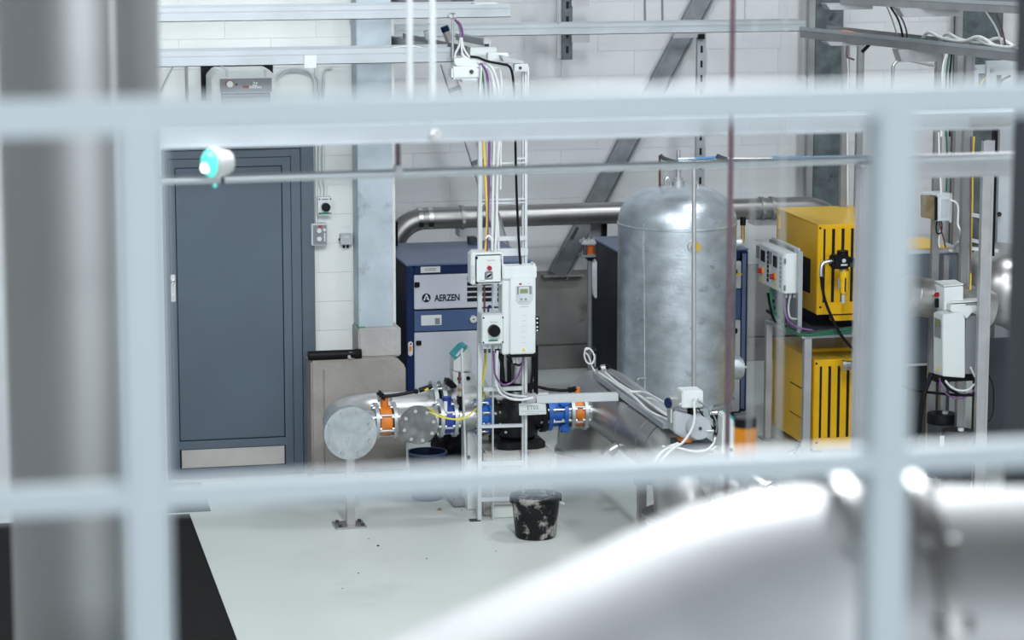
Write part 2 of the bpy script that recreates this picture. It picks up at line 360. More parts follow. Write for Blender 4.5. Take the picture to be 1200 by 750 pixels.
# sloping brace (a channel with two lips)
Yb = 22.26
A_, B_ = P(653, 322, Yb), P(846, -45, Yb)
d = (B_ - A_).normalized(); n = V((d.z, 0, -d.x)); hw = 0.078
br = thing('sloping_brace', A_, 'dark galvanised channel brace rising steeply across the rear wall', 'brace')
part(br, 'web', MB().prism([A_ - n*hw, A_ + n*hw, B_ + n*hw, B_ - n*hw], (0, -0.012, 0)), brace_m)
for s in (-1, 1): part(br, 'lip', MB().prism([A_ + n*hw*s, A_ + n*(hw*s - 0.014*s), B_ + n*(hw*s - 0.014*s), B_ + n*hw*s], (0, -0.06, 0)), brace_m)
pz = P(672, 272, Yb - 0.02)
part(br, 'slot_plate', MB().bar(pz - d*0.05, pz + d*0.05, 0.05, 0.012, (0, 1, 0)), dgrey_m)
part(br, 'foot', MB().bar(A_ - V((0.13, 0.03, 0)), A_ + V((0.2, -0.03, 0)), 0.1, 0.012), concd_m)

# dark matting beside the pale floor
mz = 0.006
e1, e2 = ZP(278, 750, mz), ZP(222, 602, mz)
one('rubber_mat', MB().prism([(e2.x, e2.y, 0), (e1.x, e1.y, 0), (1.76, 12, 0), (-1.5, 12, 0), (-1.5, e2.y, 0)], (0, 0, mz)), rubber_m, 'black rubber matting in the lower corner with one long straight edge', 'mat', loc=(0, 14, 0))
k = [ZP(x, y, mz) for x, y in ((186, 567), (236, 565), (247, 598), (186, 601))]
one('door_mat', MB().prism([(p.x, p.y, 0) for p in k], (0, 0, mz)), rubber_m, 'dark doormat lying just outside the slate blue door', 'mat')

# ================================================================== on the walls
# unit heater above the door
YH = YD - 0.36
hx0, hx1, _, _, hz0, hz1 = rect(248, 82, 324, 158, YH, 0.3)
ht = thing('unit_heater', ((hx0 + hx1) / 2, YH, hz0), 'white wall heater with dark control strip above the slate blue door', 'heater')
c = 0.045
part(ht, 'casing', MB().prism([(hx0, YH, hz0), (hx1, YH, hz0), (hx1, YH, hz1 - c), (hx1 - c, YH, hz1), (hx0 + c, YH, hz1), (hx0, YH, hz1 - c)], (0, 0.3, 0)), white_m, bevel=0.006)
ix0, ix1, _, _, iz0, iz1 = rect(258, 92, 318.5, 108, YH - 0.006, 0.01)
fas = part(ht, 'control_strip', MB().box(ix0, ix1, YH - 0.006, YH + 0.01, iz0, iz1), mgrey_m, 'dark grey control strip')
jx0, jx1, _, _, jz0, jz1 = rect(259.5, 109, 317, 152, YH - 0.004, 0.01)
gr = part(ht, 'grille', MB().box(jx0, jx1, YH - 0.002, YH + 0.01, jz0, jz1), dgrey_m)
for i in range(9):
    zz = jz0 + (jz1 - jz0) * (i + 0.5) / 9
    part(gr, 'slat', MB().box(jx0 + 0.006, jx1 - 0.006, YH - 0.012, YH - 0.002, zz - 0.004, zz + 0.004), inkg_m)
kp = P(269, 98.5, YH - 0.006)
part(fas, 'knob', MB().cyl(kp, kp + V((0, -0.02, 0)), 0.021), white_m, 'white dial ringed red')
part(fas, 'knob_ring', MB().cyl(kp + V((0, 0.002, 0)), kp + V((0, -0.004, 0)), 0.026), red_m)
kp = P(277, 99, YH - 0.006); part(fas, 'button', MB().cyl(kp, kp + V((0, -0.008, 0)), 0.006), black_m)
kp = P(299, 98.5, YH - 0.0065)
em = MB()
for q in range(4):
    t = q * math.pi / 2 + 0.6; em.prism([kp + V((math.cos(t + o_) * r_, 0, math.sin(t + o_) * r_)) for o_, r_ in ((0, 0.002), (0.5, 0.013), (0, 0.021), (-0.5, 0.013))], (0, -0.001, 0))
part(fas, 'emblem', em, white_m)
rx = rect(284.5, 100.5, 291.5, 103.5, YH - 0.007, 0.001); part(fas, 'red_mark', MB().box(*rx), red_m)
wx = MB()
for i in range(7):
    a_ = rect(292.3 + i * 2.1, 100.8, 293.8 + i * 2.1, 103.6, YH - 0.007, 0.001); wx.box(*a_)
part(fas, 'maker_lettering', wx, white_m, kind='stuff')
for bxp in (266, 311): part(ht, 'lid_strap', MB().box(*rect(bxp - 1.5, 81.6, bxp + 1.5, 90, YH - 0.004, 0.3)), whited_m)
one('wall_recess', MB().box(*rect(236, 75, 320, 117, YD - 0.02, 0.03)), gap_m, 'black opening in the white wall behind the heater', 'opening')

# conduits on the white wall by the door
def conduit(name, px, r, Y, m, label, group=None):
    return one(name, MB().tube([P(x, y, Y) for x, y in px], r, 8), m, label, 'conduit', group)
rc = 1.6 * mpp(YD)
conduit('wall_conduit', [(370.3, 60), (370.5, 150), (370.7, 262)], rc, YD - 0.015, white_m, 'white conduit nearest the door running down to the grey push-button box')
conduit('wall_conduit', [(374.3, 100), (374.4, 160), (374.6, 208), (377, 222), (377, 232)], rc, YD - 0.015, white_m, 'white conduit kinking into the rotary switch, the one nearer the door')
conduit('wall_conduit', [(379.2, 95), (379.0, 160), (379.0, 206), (381.5, 218), (381, 232)], rc, YD - 0.015, white_m, 'white conduit kinking into the rotary switch, the one farther from the door')
conduit('wall_conduit', [(418, -5), (418.3, 150), (419.3, 380)], 2.0 * mpp(YD), YD - 0.03, white_m, 'long straight white conduit beside the galvanised column')
conduit('wall_conduit', [(415.5, 170), (415.8, 240), (416.3, 272), (416.5, 284), (414, 281)], 0.8 * mpp(YD), YD - 0.012, whited_m, 'thin grey conduit reaching the small grey sensor box')
conduit('heater_cable', [(324, 89), (332, 82), (345, 79.5), (358, 82), (366, 89), (368.5, 100), (368.7, 135), (369, 170)], 1.3 * mpp(YD), YD - 0.05, whited_m, 'upper grey cable arching from heater to the wall conduits')
conduit('heater_cable', [(324, 93), (333, 85), (346, 82.5), (360, 85.5), (371, 91), (373.5, 104), (373.7, 160)], 1.3 * mpp(YD), YD - 0.03, whited_m, 'lower grey cable arching from heater to the wall conduits')
conduit('cable_hook', [(379, 118), (379, 95), (380, 84), (384, 79.5), (390, 80)], 1.2 * mpp(YD), YD - 0.03, whited_m, 'grey cable end curling off the white wall under the tray')
conduit('cable_drop', [(411, 22), (413.5, 32), (415, 44), (416, 58)], 1.3 * mpp(YD), YD - 0.03, whited_m, 'grey cable dropping between the two pale trays by the column')
conduit('tray_hanger', [(218.5, 74), (219, 120)], 1.6 * mpp(YD), YD - 0.02, tray_m, 'thin steel hanger on the white wall below the tray, beside the heater')
conduit('tray_stay', [(203, 77), (193, 96), (188, 108)], 0.9 * mpp(YD), YD - 0.02, tray_m, 'thin sloping steel stay on the white wall near the pipe column')

# rotary switch, push-button box and sensor
def pbox(name, x0, y0, x1, y1, Y, dep, m, label, cat, group=None, bevel=0.004):
    r = rect(x0, y0, x1, y1, Y, dep)
    t = thing(name, ((r[0] + r[1]) / 2, Y + dep, r[4]), label, cat, group)
    part(t, 'body', MB().box(*r), m, bevel=bevel); return t
def dsc(parent, name, px, py, Y, rp, depth, m, label=None, n=20, r2=None):
    p = P(px, py, Y); r = rp * mpp(Y)
    return part(parent, name, MB().cyl(p, p + V((0, -depth, 0)), r, None if r2 is None else r2 * mpp(Y), n), m, label)
def plate(parent, name, x0, y0, x1, y1, Y, th, m, label=None, bevel=0, kind=None):
    r = rect(x0, y0, x1, y1, Y - th, th); return part(parent, name, MB().box(*r), m, label, bevel, kind)
Yq = YD - 0.07
rs = pbox('rotary_switch', 372.5, 231, 389, 252.5, Yq, 0.07, white_m, 'white rotary switch box with black knob on the wall beside the door', 'switch')
dsc(rs, 'dial', 381.5, 242.5, Yq, 6.2, 0.006, whited_m); dsc(rs, 'knob', 381.5, 242.5, Yq - 0.006, 4.9, 0.03, black_m, 'round black knob')
plate(rs, 'label_strip', 375, 249, 386, 251.2, Yq, 0.002, greenl_m); plate(rs, 'caption', 377, 233, 385, 234.3, Yq, 0.001, inkg_m)
for x, y in ((374.3, 233.5), (387.3, 233.3), (374.3, 250.3), (387.5, 250)): dsc(rs, 'screw', x, y, Yq, 0.9, 0.003, black_m, n=8)
pb = pbox('push_button_box', 365, 262, 384, 288, Yq, 0.07, whited_m, 'grey push-button box with two white buttons on the wall beside the door', 'switch')
plate(pb, 'face', 367, 264, 382.7, 286.5, Yq, 0.004, mgrey_m, 'dark grey face plate')
for x, y in ((373.8, 270.3), (374, 279.8)): dsc(pb, 'button', x, y, Yq - 0.004, 2.7, 0.012, white_m)
dsc(pb, 'lamp', 380.2, 269.3, Yq - 0.004, 1.7, 0.006, white_m)
plate(pb, 'warning_mark', 373, 264.3, 377.3, 266.5, Yq - 0.004, 0.001, red_m); plate(pb, 'lettering', 379.8, 273, 381.3, 283, Yq - 0.004, 0.001, white_m)
se = pbox('wall_sensor', 399, 274.5, 413, 287, YD - 0.05, 0.05, lgrey_m, 'small grey sensor box with two cable glands near the column', 'sensor')
plate(se, 'label_strip', 403, 277, 409, 279, YD - 0.05, 0.001, whited_m)
for x in (403, 407.5): p = P(x, 287, YD - 0.025); part(se, 'gland', MB().cyl(p, p - V((0, 0, 0.02)), 0.008), black_m)
p = P(399, 280.5, YD - 0.025); part(se, 'side_plug', MB().cyl(p, p - V((0.012, 0, 0)), 0.008), black_m)
one('wall_notice', MB().box(*rect(401, 264.5, 410, 268.5, YD - 0.003, 0.004)), white_m, 'tiny white notice above the small grey sensor box', 'sign')

# black pipe offcut and steel clamp on the plinth
pa, pb_ = P(361, 407.5, YC - 0.05), P(422.5, 405.5, YC - 0.05)
rr = 0.031; pa.z = pb_.z = zp + rr
pipe_off = thing('pipe_offcut', pa, 'black pipe offcut lying along the top of the concrete plinth', 'pipe')
part(pipe_off, 'tube', MB().cyl(pa, pb_, rr, n=20), black_m)
part(pipe_off, 'end_collar', MB().cyl(pb_ - V((0.04, 0, 0)), pb_ + V((0.004, 0, 0)), rr * 1.06, n=20), rubber_m)
cp = P(410, 414, YP + 0.05); cp.z = zp
cl = thing('pipe_clamp', cp, 'round steel pipe clamp in front of the black pipe offcut', 'clamp')
part(cl, 'ring', MB().lathe([(0.036, 0), (0.044, 0.003), (0.044, 0.04), (0.047, 0.046), (0.047, 0.05), (0, 0.05)], cp), steel_m)
part(cl, 'bolt', MB().cyl(cp + V((-0.015, -0.046, 0.022)), cp + V((-0.015, -0.066, 0.022)), 0.011, n=6), steel_m)

# ================================================================== trays and pipes high up
def htray(name, x0, y0, x1, y1, yb0, yb1, Y, label, m=tray_m, dep=0.2):
    # U-shaped tray along the wall: near flange seen from the front, floor and far flange behind
    a0, a1 = P(x0, y0, Y), P(x1, y1, Y); h = (P(x0, y0, Y).z - P(x0, yb0, Y).z)
    z1 = (a0.z + a1.z) / 2; z0 = z1 - h; xa, xb = a0.x, a1.x
    t = thing(name, ((xa + xb) / 2, Y + dep / 2, z0), label, 'cable tray')
    part(t, 'front_flange', MB().box(xa, xb, Y, Y + 0.004, z0, z1), m)
    part(t, 'front_lip', MB().box(xa, xb, Y - 0.007, Y + 0.002, z0 + h * 0.66, z1), m, bevel=0.002)
    part(t, 'floor_plate', MB().box(xa, xb, Y, Y + dep, z0, z0 + 0.004), m)
    part(t, 'rear_flange', MB().box(xa, xb, Y + dep - 0.004, Y + dep, z0, z1 + 0.004), m)
    return t, xa, xb, z0, z1
YT = 17.45
T1 = htray('upper_cable_tray', 150, 4.5, 598, 9.5, 21, 0, YT, 'upper pale cable tray ending short beyond the white hangers')
T2 = htray('lower_cable_tray', 150, 56.5, 532, 60, 74.5, 0, YT, 'lower pale cable tray running above the heater')
q = rect(356.5, 64.5, 371, 80, YT - 0.012, 0.012); part(T2[0], 'joint_cover', MB().box(*q), white_m, 'white joint cover', bevel=0.002)
T3 = htray('rear_cable_tray', 462, 29, 944, 26, 42, 0, 19.4, 'long pale cable tray crossing in front of the sloping brace', dep=0.16)
for tx_ in (655.5, 873):
    x_ = P(tx_, 20, 19.45).x; part(T3[0], 'drop_rod', MB().cyl((x_, 19.45, T3[3]), (x_, 19.45, 8), 0.006), strut_m)
q = rect(556, 3.5, 584, 9.5, YT + 0.06, 0.1); one('tray_junction_box', MB().box(*q), white_m, 'flat white junction box on top of the upper tray', 'box', bevel=0.004)
# ladder-type trays going away behind them
def perf(name, pts, Y0, Y1, wd, label):
    a, b = P(*pts[0], Y0), P(*pts[1], Y1); z = (a.z + b.z) / 2; a.z = b.z = z
    t = thing(name, a, label, 'cable tray'); dd = (b - a).normalized(); s = dd.cross(V((0, 0, 1)))
    for sg in (-1, 1): part(t, 'side_rail', MB().bar(a + s*sg*wd/2, b + s*sg*wd/2, 0.004, 0.06), trayd_m)
    L_ = (b - a).length; nn = max(3, int(L_ / 0.11))
    for i in range(nn):
        c_ = a + dd * (L_ * (i + 0.5) / nn) - V((0, 0, 0.028)); part(t, 'rung', MB().bar(c_ - s*wd/2, c_ + s*wd/2, 0.055, 0.006), trayd_m)
    return t
perf('ladder_tray', [(459, 42), (534, 63)], 19.0, 17.75, 0.16, 'dull slotted tray slanting down between the upper and lower trays')
perf('ladder_tray', [(452, -6), (542, 4)], 19.0, 17.9, 0.16, 'dull slotted tray slanting along the top edge of the frame')
# white hook strut carrying a looped white cable, dark cylinder, hanging rod
conduit('looped_cable', [(449, 61), (458, 57), (470, 55), (484, 54.5), (496, 56.5), (502, 60)], 0.9 * mpp(YT), YT + 0.03, whitec_m, 'white cable looping over the edge of the lower tray')
conduit('looped_cable', [(472, 62), (478, 57), (482, 61), (490, 61), (498, 58), (503, 60)], 0.6 * mpp(YT), YT + 0.06, orange_m, 'orange wire end lying in the lower tray')
cyl_t = thing('limit_switch', P(523, 40, 17.9), 'cylindrical sensor with dark blue cap between the trays', 'sensor')
a_, b_ = P(520.5, 31, 17.9), P(527, 49, 17.9)
part(cyl_t, 'barrel', MB().cyl(a_ + (b_ - a_) * 0.3, b_, 0.024), kick_m); part(cyl_t, 'cap', MB().cyl(a_, a_ + (b_ - a_) * 0.32, 0.026), navy_m, 'navy blue cap')
one('tray_bracket', MB().bar(P(503, 27, 17.9), P(509, 48, 17.9), 0.012, 0.05, (0, 1, 0)).bar(P(499, 36, 17.89), P(502, 46, 17.89), 0.03, 0.03, (0, 1, 0)), tray_m, 'tilted pale bracket beside the blue capped sensor', 'bracket')
rod = thing('tray_hanger_rod', P(530, 66, 17.4), 'steel hanger rod bolted to the upper tray above the junction box', 'rod')
part(rod, 'rod', MB().cyl(P(530.5, 68, 17.4), P(530.5, 16, 17.4), 0.008), strut_m)
part(rod, 'clamp', MB().box(*rect(526.5, 17, 534.5, 20.5, 17.385, 0.03)), steel_m); part(rod, 'nut', MB().cyl(P(530.5, 22, 17.4), P(530.5, 15, 17.4), 0.017, n=6), steel_m)

# slotted struts on the rear wall
def strut(name, x0, x1, y0, y1, Y, label, m=strut_m, slots=True):
    r = rect(x0, y0, x1, y1, Y, 0.045); t = thing(name, ((r[0]+r[1])/2, Y, r[4]), label, 'strut')
    wd = r[1] - r[0]
    part(t, 'channel', MB().box(r[0], r[1], Y + 0.003, Y + 0.045, r[4], r[5]), m)
    part(t, 'lip', MB().box(r[0], r[0] + wd * 0.28, Y, Y + 0.004, r[4], r[5]), m); part(t, 'lip', MB().box(r[1] - wd * 0.28, r[1], Y, Y + 0.004, r[4], r[5]), m)
    if slots:
        z = r[4] + 0.05
        while z < r[5] - 0.06:
            part(t, 'slot', MB().box((r[0]+r[1])/2 - wd*0.13, (r[0]+r[1])/2 + wd*0.13, Y + 0.001, Y + 0.004, z, z + 0.055), gap_m); z += 0.115
    return t
s1 = strut('slotted_strut', 816.5, 826.5, 37, 240, 21.9, 'slotted pale strut standing behind the tank with a short arm on top', tray_m)
part(s1, 'arm', MB().box(*rect(790, 38.5, 820, 44.5, 21.86, 0.04)), strut_m); part(s1, 'arm_end', MB().box(*rect(818, 40, 826, 46, 21.85, 0.05)), black_m)
s2 = strut('slotted_strut', 659, 671, -30, 70, 21.9, 'dark slotted strut with two arms left of the sloping brace', galvdk_m)
part(s2, 'side_plate', MB().box(*rect(653, -30, 658, 68, 21.93, 0.02)), strut_m)
for ya, yb in ((-2, 7), (40, 50)): part(s2, 'arm', MB().box(*rect(670, ya, 691, yb, 21.87, 0.05)), strut_m)
for i, xx in enumerate((755.5, 776)): one('wall_cable', MB().tube([P(xx, -10, YW - 0.01), P(xx + 0.5, 24, YW - 0.01)], 0.008), mgrey_m, ('thin grey cable on the rear wall beside the brace', 'thin grey cable on the rear wall just over the brace')[i], 'cable')

# stainless pipe along the rear wall
YB = 21.3
pz_ = P(700, 250, YB).z; rb_ = 0.083
xe = P(459.5, 280, YB).x; xr = P(942, 244, YB).x
bp = thing('rear_wall_pipe', (xe, YB, 1.3), 'long stainless pipe on the rear wall with an elbow down into the blower', 'pipe')
R_ = 0.26
pts = [(xe, YB, 1.22), (xe, YB, pz_ - R_)] + [(xe + R_ - R_ * math.cos(t), YB, pz_ - R_ + R_ * math.sin(t)) for t in [math.pi / 2 * i / 8 for i in range(1, 8)]] + [(xe + R_, YB, pz_), (xr, YB, pz_)]
R2 = 0.3
pts += [(xr + R2 * math.sin(t), YB, pz_ - R2 + R2 * math.cos(t)) for t in [math.pi / 2 * i / 8 for i in range(1, 9)]] + [(xr + R2, YB, 0.0)]
part(bp, 'tube', MB().tube(pts, rb_, 24, curve=False), pipeb_m)
part(bp, 'wall_bracket', MB().box(P(775, 250, YB).x, P(790, 250, YB).x, YB, YW + 0.01, pz_ - rb_ - 0.03, pz_ - rb_ + 0.01), strut_m)
for px in (491.5, 503.5):
    x = P(px, 255, YB).x; part(bp, 'band', MB().cyl((x - 0.016, YB, pz_), (x + 0.016, YB, pz_), rb_ + 0.003, n=24), steel_m)
    part(bp, 'band_block', MB().box(x - 0.016, x + 0.016, YB - rb_ - 0.006, YB - rb_ + 0.02, pz_ - 0.055, pz_ - 0.02), black_m)
for px in (541, 892, 904):
    x = P(px, 255, YB).x; k = part(bp, 'clamp', MB().cyl((x - 0.014, YB, pz_), (x + 0.014, YB, pz_), rb_ + 0.010, n=24), trayd_m)
    part(k, 'clamp_bolt', MB().cyl((x, YB - rb_ - 0.02, pz_ - 0.02), (x, YB - rb_ + 0.01, pz_ - 0.02), 0.014, n=6), steel_m)
one('pipe_bracket', MB().box(*rect(538.5, 267, 560, 277.5, YB - 0.03, 0.16)), strut_m, 'grey bracket arm under the rear pipe near the ladder', 'bracket')
one('pipe_bracket', MB().box(*rect(884, 257, 917, 264, YB - 0.03, 0.16)), strut_m, 'grey bracket arm under the rear pipe near the yellow unit', 'bracket')
ps = thing('pipe_support', P(704, 268, YB), 'upright pipe support behind the second blower', 'bracket')
part(ps, 'post', MB().box(*rect(706, 252, 711.5, 300, YB + 0.09, 0.05)), black_m)
part(ps, 'plate', MB().prism([P(x, y, YB + 0.14) for x, y in ((692, 262), (704, 252), (706, 285), (690, 285))], (0, 0.02, 0)), strut_m)
one('black_rod', MB().cyl(P(464.7, 292, 20.6), P(464.7, 260, 20.6), 0.010), black_m, 'short black rod standing on the first blower beside the column', 'rod')
one('small_duct_box', MB().box(*(lambda r: r[:4] + (P(476, 312, 19.67).z + 0.012, r[5]))(rect(550.5, 278.5, 559.5, 288.5, 20.55, 0.1))), dgrey_m, 'small dark box on the first blower under the bracket', 'box', bevel=0.003)
# ================================================================== blowers
ZB = P(476, 312, 19.67).z                        # height of the blower hoods
def blower(label, xa, xb, Y, dep, foot=True):
    x0 = P(xa, 312, Y).x; x1 = P(xb, 312, Y).x
    t = thing('blower_unit', ((x0 + x1) / 2, Y + dep / 2, 0), label, 'blower')
    part(t, 'side_panel', MB().box(x0, x0 + 0.02, Y + 0.03, Y + dep, 0.1, ZB - 0.002), navyd_m, bevel=0.004)
    part(t, 'side_panel', MB().box(x1 - 0.02, x1, Y + 0.03, Y + dep, 0.1, ZB - 0.002), navyd_m, bevel=0.004)
    part(t, 'rear_panel', MB().box(x0 + 0.02, x1 - 0.02, Y + dep - 0.02, Y + dep, 0.1, ZB - 0.002), navyd_m)
    part(t, 'lid', MB().box(x0 - 0.004, x1 + 0.004, Y, Y + dep + 0.004, ZB - 0.002, ZB + 0.012), navyt_m, 'blue grey lid', bevel=0.004)
    part(t, 'front_frame', frame(MB(), x0, x1, Y + 0.004, Y + 0.05, 0.08, ZB - 0.003, 0.055, 0.055, 0.06), navy_m, 'navy front frame', bevel=0.006)
    part(t, 'base_skid', MB().box(x0 + 0.03, x1 - 0.03, Y + 0.05, Y + dep - 0.05, 0, 0.1), dgrey_m)
    part(t, 'inner', MB().box(x0 + 0.05, x1 - 0.05, Y + 0.03, Y + 0.06, 0.1, ZB - 0.05), gap_m)
    return t, x0, x1
Y1 = 19.67
b1, x0, x1 = blower('navy and grey blower unit with lettered front door beside the column', 476, 623, Y1, 1.05)
xf0, xf1 = x0 + 0.055, x1 - 0.055
def zat(py, px=520, Y=Y1): return P(px, py, Y).z
zu0, zu1 = zat(361.5), zat(321.5)
def door_with_vents(t, xf0, xf1, z0, z1, Y, vents):
    d_ = part(t, 'upper_door', MB().box(xf0, xf1, Y - 0.004, Y + 0.03, z0, z1), pgrey_m, 'pale grey upper door', bevel=0.004)
    return d_
ud = door_with_vents(b1, xf0, xf1, zu0, zu1, Y1, None)
for xa, xb in ((547.5, 560.5), (564.5, 576), (583, 594), (601, 612)):
    for i in range(5):
        ya = 324.2 + i * 6.25; r = rect(xa, ya, xb, ya + 4.2, Y1 - 0.008, 0.005); part(ud, 'vent_slot', MB().box(*r), gap_m)
part(ud, 'latch', MB().box(*rect(486, 331, 492, 337, Y1 - 0.02, 0.02)), black_m, bevel=0.004)
lp = P(499.5, 349, Y1 - 0.0045); mp_ = mpp(Y1)
part(ud, 'badge_rim', MB().cyl(lp, lp + V((0, -0.002, 0)), 6.0 * mp_, n=32), white_m)
bd = part(ud, 'badge', MB().cyl(lp, lp + V((0, -0.004, 0)), 5.3 * mp_, n=32), ink_m, 'dark round badge')
s = mp_
A = lambda u_, v_: lp + V((u_ * s, -0.0042, v_ * s))
part(ud, 'badge_emblem', MB().prism([A(-3.6, -2.9), A(-2.0, -2.9), A(0.15, 2.4), A(1.4, -0.6), A(0.5, -0.6), A(0.1, -1.7), A(1.9, -1.7), A(2.4, -2.9), A(3.7, -2.9), A(0.9, 4.0), A(-0.5, 4.0)], (0, -0.001, 0)), white_m, 'white letter emblem')
tp = P(509.3, 353.0, Y1 - 0.0045)
part(ud, 'lettering', MB().text('AERZEN', 9.9 * mp_ * 1.08, tp, (0.76, 0, 0), bold=0.0022), ink_m, 'dark maker lettering', kind=None)
part(b1, 'name_plate', MB().box(*rect(493, 312.5, 516, 319.5, Y1 - 0.004, 0.006)), white_m, 'white name plate')
np_ = MB()
for yy in (314.6, 316.2): np_.box(*rect(498, yy, 511, yy + 0.6, Y1 - 0.0048, 0.001))
part(b1, 'plate_print', np_, inkg_m, kind='stuff')
bz0, bz1 = zat(387.5), zat(363.5)
bnd = part(b1, 'instrument_band', MB().box(xf0, P(559.5, 375, Y1).x, Y1 - 0.002, Y1 + 0.03, bz0, bz1), band_m, 'blue instrument band', bevel=0.003)
part(b1, 'band_filler', MB().box(P(560.3, 375, Y1).x, xf1, Y1 - 0.002, Y1 + 0.03, bz0, bz1), pgrey_m)
part(bnd, 'display_label', MB().box(*rect(493.5, 369.3, 517.5, 381.3, Y1 - 0.006, 0.005)), white_m, 'white label with dark display', bevel=0.001)
part(bnd, 'display', MB().box(*rect(509.8, 372.8, 515.5, 380, Y1 - 0.008, 0.003)), mgrey_m)
gp = P(554.3, 373.5, Y1 - 0.002)
g = part(bnd, 'pressure_gauge', MB().cyl(gp, gp + V((0, -0.02, 0)), 4.6 * mp_), steel_m, 'round white gauge'); part(bnd, 'gauge_face', MB().cyl(gp + V((0, -0.02, 0)), gp + V((0, -0.022, 0)), 3.8 * mp_), white_m); part(bnd, 'gauge_needle', MB().cyl(gp + V((0, -0.022, 0)), gp + V((0, -0.024, 0)), 1.0 * mp_, n=10), black_m)
ld = part(b1, 'lower_door', MB().box(xf0, xf1, Y1 - 0.004, Y1 + 0.03, 0.12, zat(388.8)), pgrey_m, 'pale grey lower door', bevel=0.004)
part(ld, 'latch', MB().box(*rect(488, 399.5, 494, 405, Y1 - 0.02, 0.02)), black_m, bevel=0.004)
lk = part(b1, 'side_fastener', MB().box(*rect(478.5, 400.5, 484, 417.5, Y1 - 0.012, 0.018)), white_m, 'white fastener with orange tab', bevel=0.008)
part(lk, 'fastener_tab', MB().box(*rect(479.8, 406, 482.5, 411.5, Y1 - 0.016, 0.006)), orange_m); dsc(lk, 'fastener_screw', 481.3, 403, Y1 - 0.012, 1.0, 0.004, black_m, n=8)

Y2 = 19.90
b2, u0, u1 = blower('second navy blower unit standing behind the big galvanised tank', 727, 877, Y2, 0.85)
v0, v1 = u0 + 0.055, u1 - 0.055
def z2(py): return P(868, py, Y2).z
for nm, ya, yb in (('upper_door', 306, 338), ('lower_door', 375, 482)):
    o = part(b2, nm, MB().box(v0, v1, Y2 - 0.004, Y2 + 0.03, z2(yb), z2(ya)), pgrey_m, 'pale grey door', bevel=0.004)
    part(o, 'latch', MB().box(*rect(858.5, ya + 10, 864.5, ya + 16, Y2 - 0.02, 0.02)), black_m, bevel=0.004)
part(b2, 'instrument_band', MB().box(v0, v1, Y2 - 0.002, Y2 + 0.03, z2(374), z2(339)), band_m, bevel=0.003)
part(b2, 'reflection_strip', MB().box(u1 - 0.06, u1 - 0.006, Y2 - 0.006, Y2 + 0.02, 0.09, ZB - 0.01), navyt_m, 'shiny blue corner post', bevel=0.02)  # navy frame edge in a lighter blue: its reflection is put into the colour
q = rect(863, 487, 886, 506, Y2 - 0.12, 0.12); part(b2, 'outlet_block', MB().box(q[0], q[1], q[2], q[3], 0, q[5]), lgrey_m, bevel=0.01)
p_ = P(858, 321.5, Y2 - 0.05)
bv = thing('ball_valve', p_, 'small brass ball valve with hose between tank and second blower', 'valve')
part(bv, 'lever', MB().bar(p_, p_ + V((0.07, -0.01, 0)), 0.012, 0.012), brassy_m); part(bv, 'body', MB().cyl(p_ + V((0, 0, -0.06)), p_ + V((0, 0, 0.01)), 0.018), steel_m)
part(bv, 'cap', MB().cyl(p_ + V((0, 0, 0.01)), p_ + V((0, 0, 0.03)), 0.014), black_m); part(bv, 'hose', MB().tube([p_ + V((0, 0, -0.06)), p_ + V((0.004, 0, -0.14)), p_ + V((-0.012, 0, -0.2))], 0.008), black_m)
part(bv, 'tip', MB().cyl(p_ + V((-0.012, 0, -0.2)), p_ + V((-0.012, 0, -0.225)), 0.014), amberd_m)

# caged orange lamp and film beside the second blower
Yl = 20.3
wl = thing('warning_lamp', P(690, 330, Yl), 'caged orange warning lamp on a post beside the second blower', 'lamp')
part(wl, 'post', MB().cyl(P(691, 300, Yl), V((P(691.5, 440, Yl).x, Yl, 0)), 0.018), mgrey_m)
part(wl, 'hood', MB().box(*rect(682.5, 282.5, 699, 287.5, Yl - 0.06, 0.12)), lgrey_m, bevel=0.008); part(wl, 'tray', MB().box(*rect(681.5, 298.5, 699, 302, Yl - 0.06, 0.12)), mgrey_m, bevel=0.006)
part(wl, 'lens', MB().cyl(P(691.5, 298.5, Yl), P(691.5, 287.5, Yl), 0.036), amberd_m, 'orange lens')
for x in (684.5, 687.2, 697.5): part(wl, 'guard_bar', MB().cyl(P(x, 299, Yl - 0.05), P(x, 287, Yl - 0.05), 0.006), dgrey_m)
part(wl, 'bowl', MB().lathe([(0.015, 0), (0.045, 0.03), (0.05, 0.04)], P(691.5, 306, Yl)), black_m)
for i in range(3): c = P(684 + i * 6, 282, Yl - 0.02); part(wl, 'top_knob', MB().cyl(c, c + V((0, 0, 0.02)), 0.012, n=10), steel_m)
fl = MB(); prof = [(690.5, 307), (697, 303), (700, 306), (700, 351), (697.5, 349), (694, 341), (692, 330)]
fl.prism([P(x, y, Yl + 0.03) for x, y in prof], (0, 0.06, 0)); one('plastic_film', fl, sheet_m, 'crumpled white plastic film hanging beside the second blower', 'sheet', bevel=0.012)

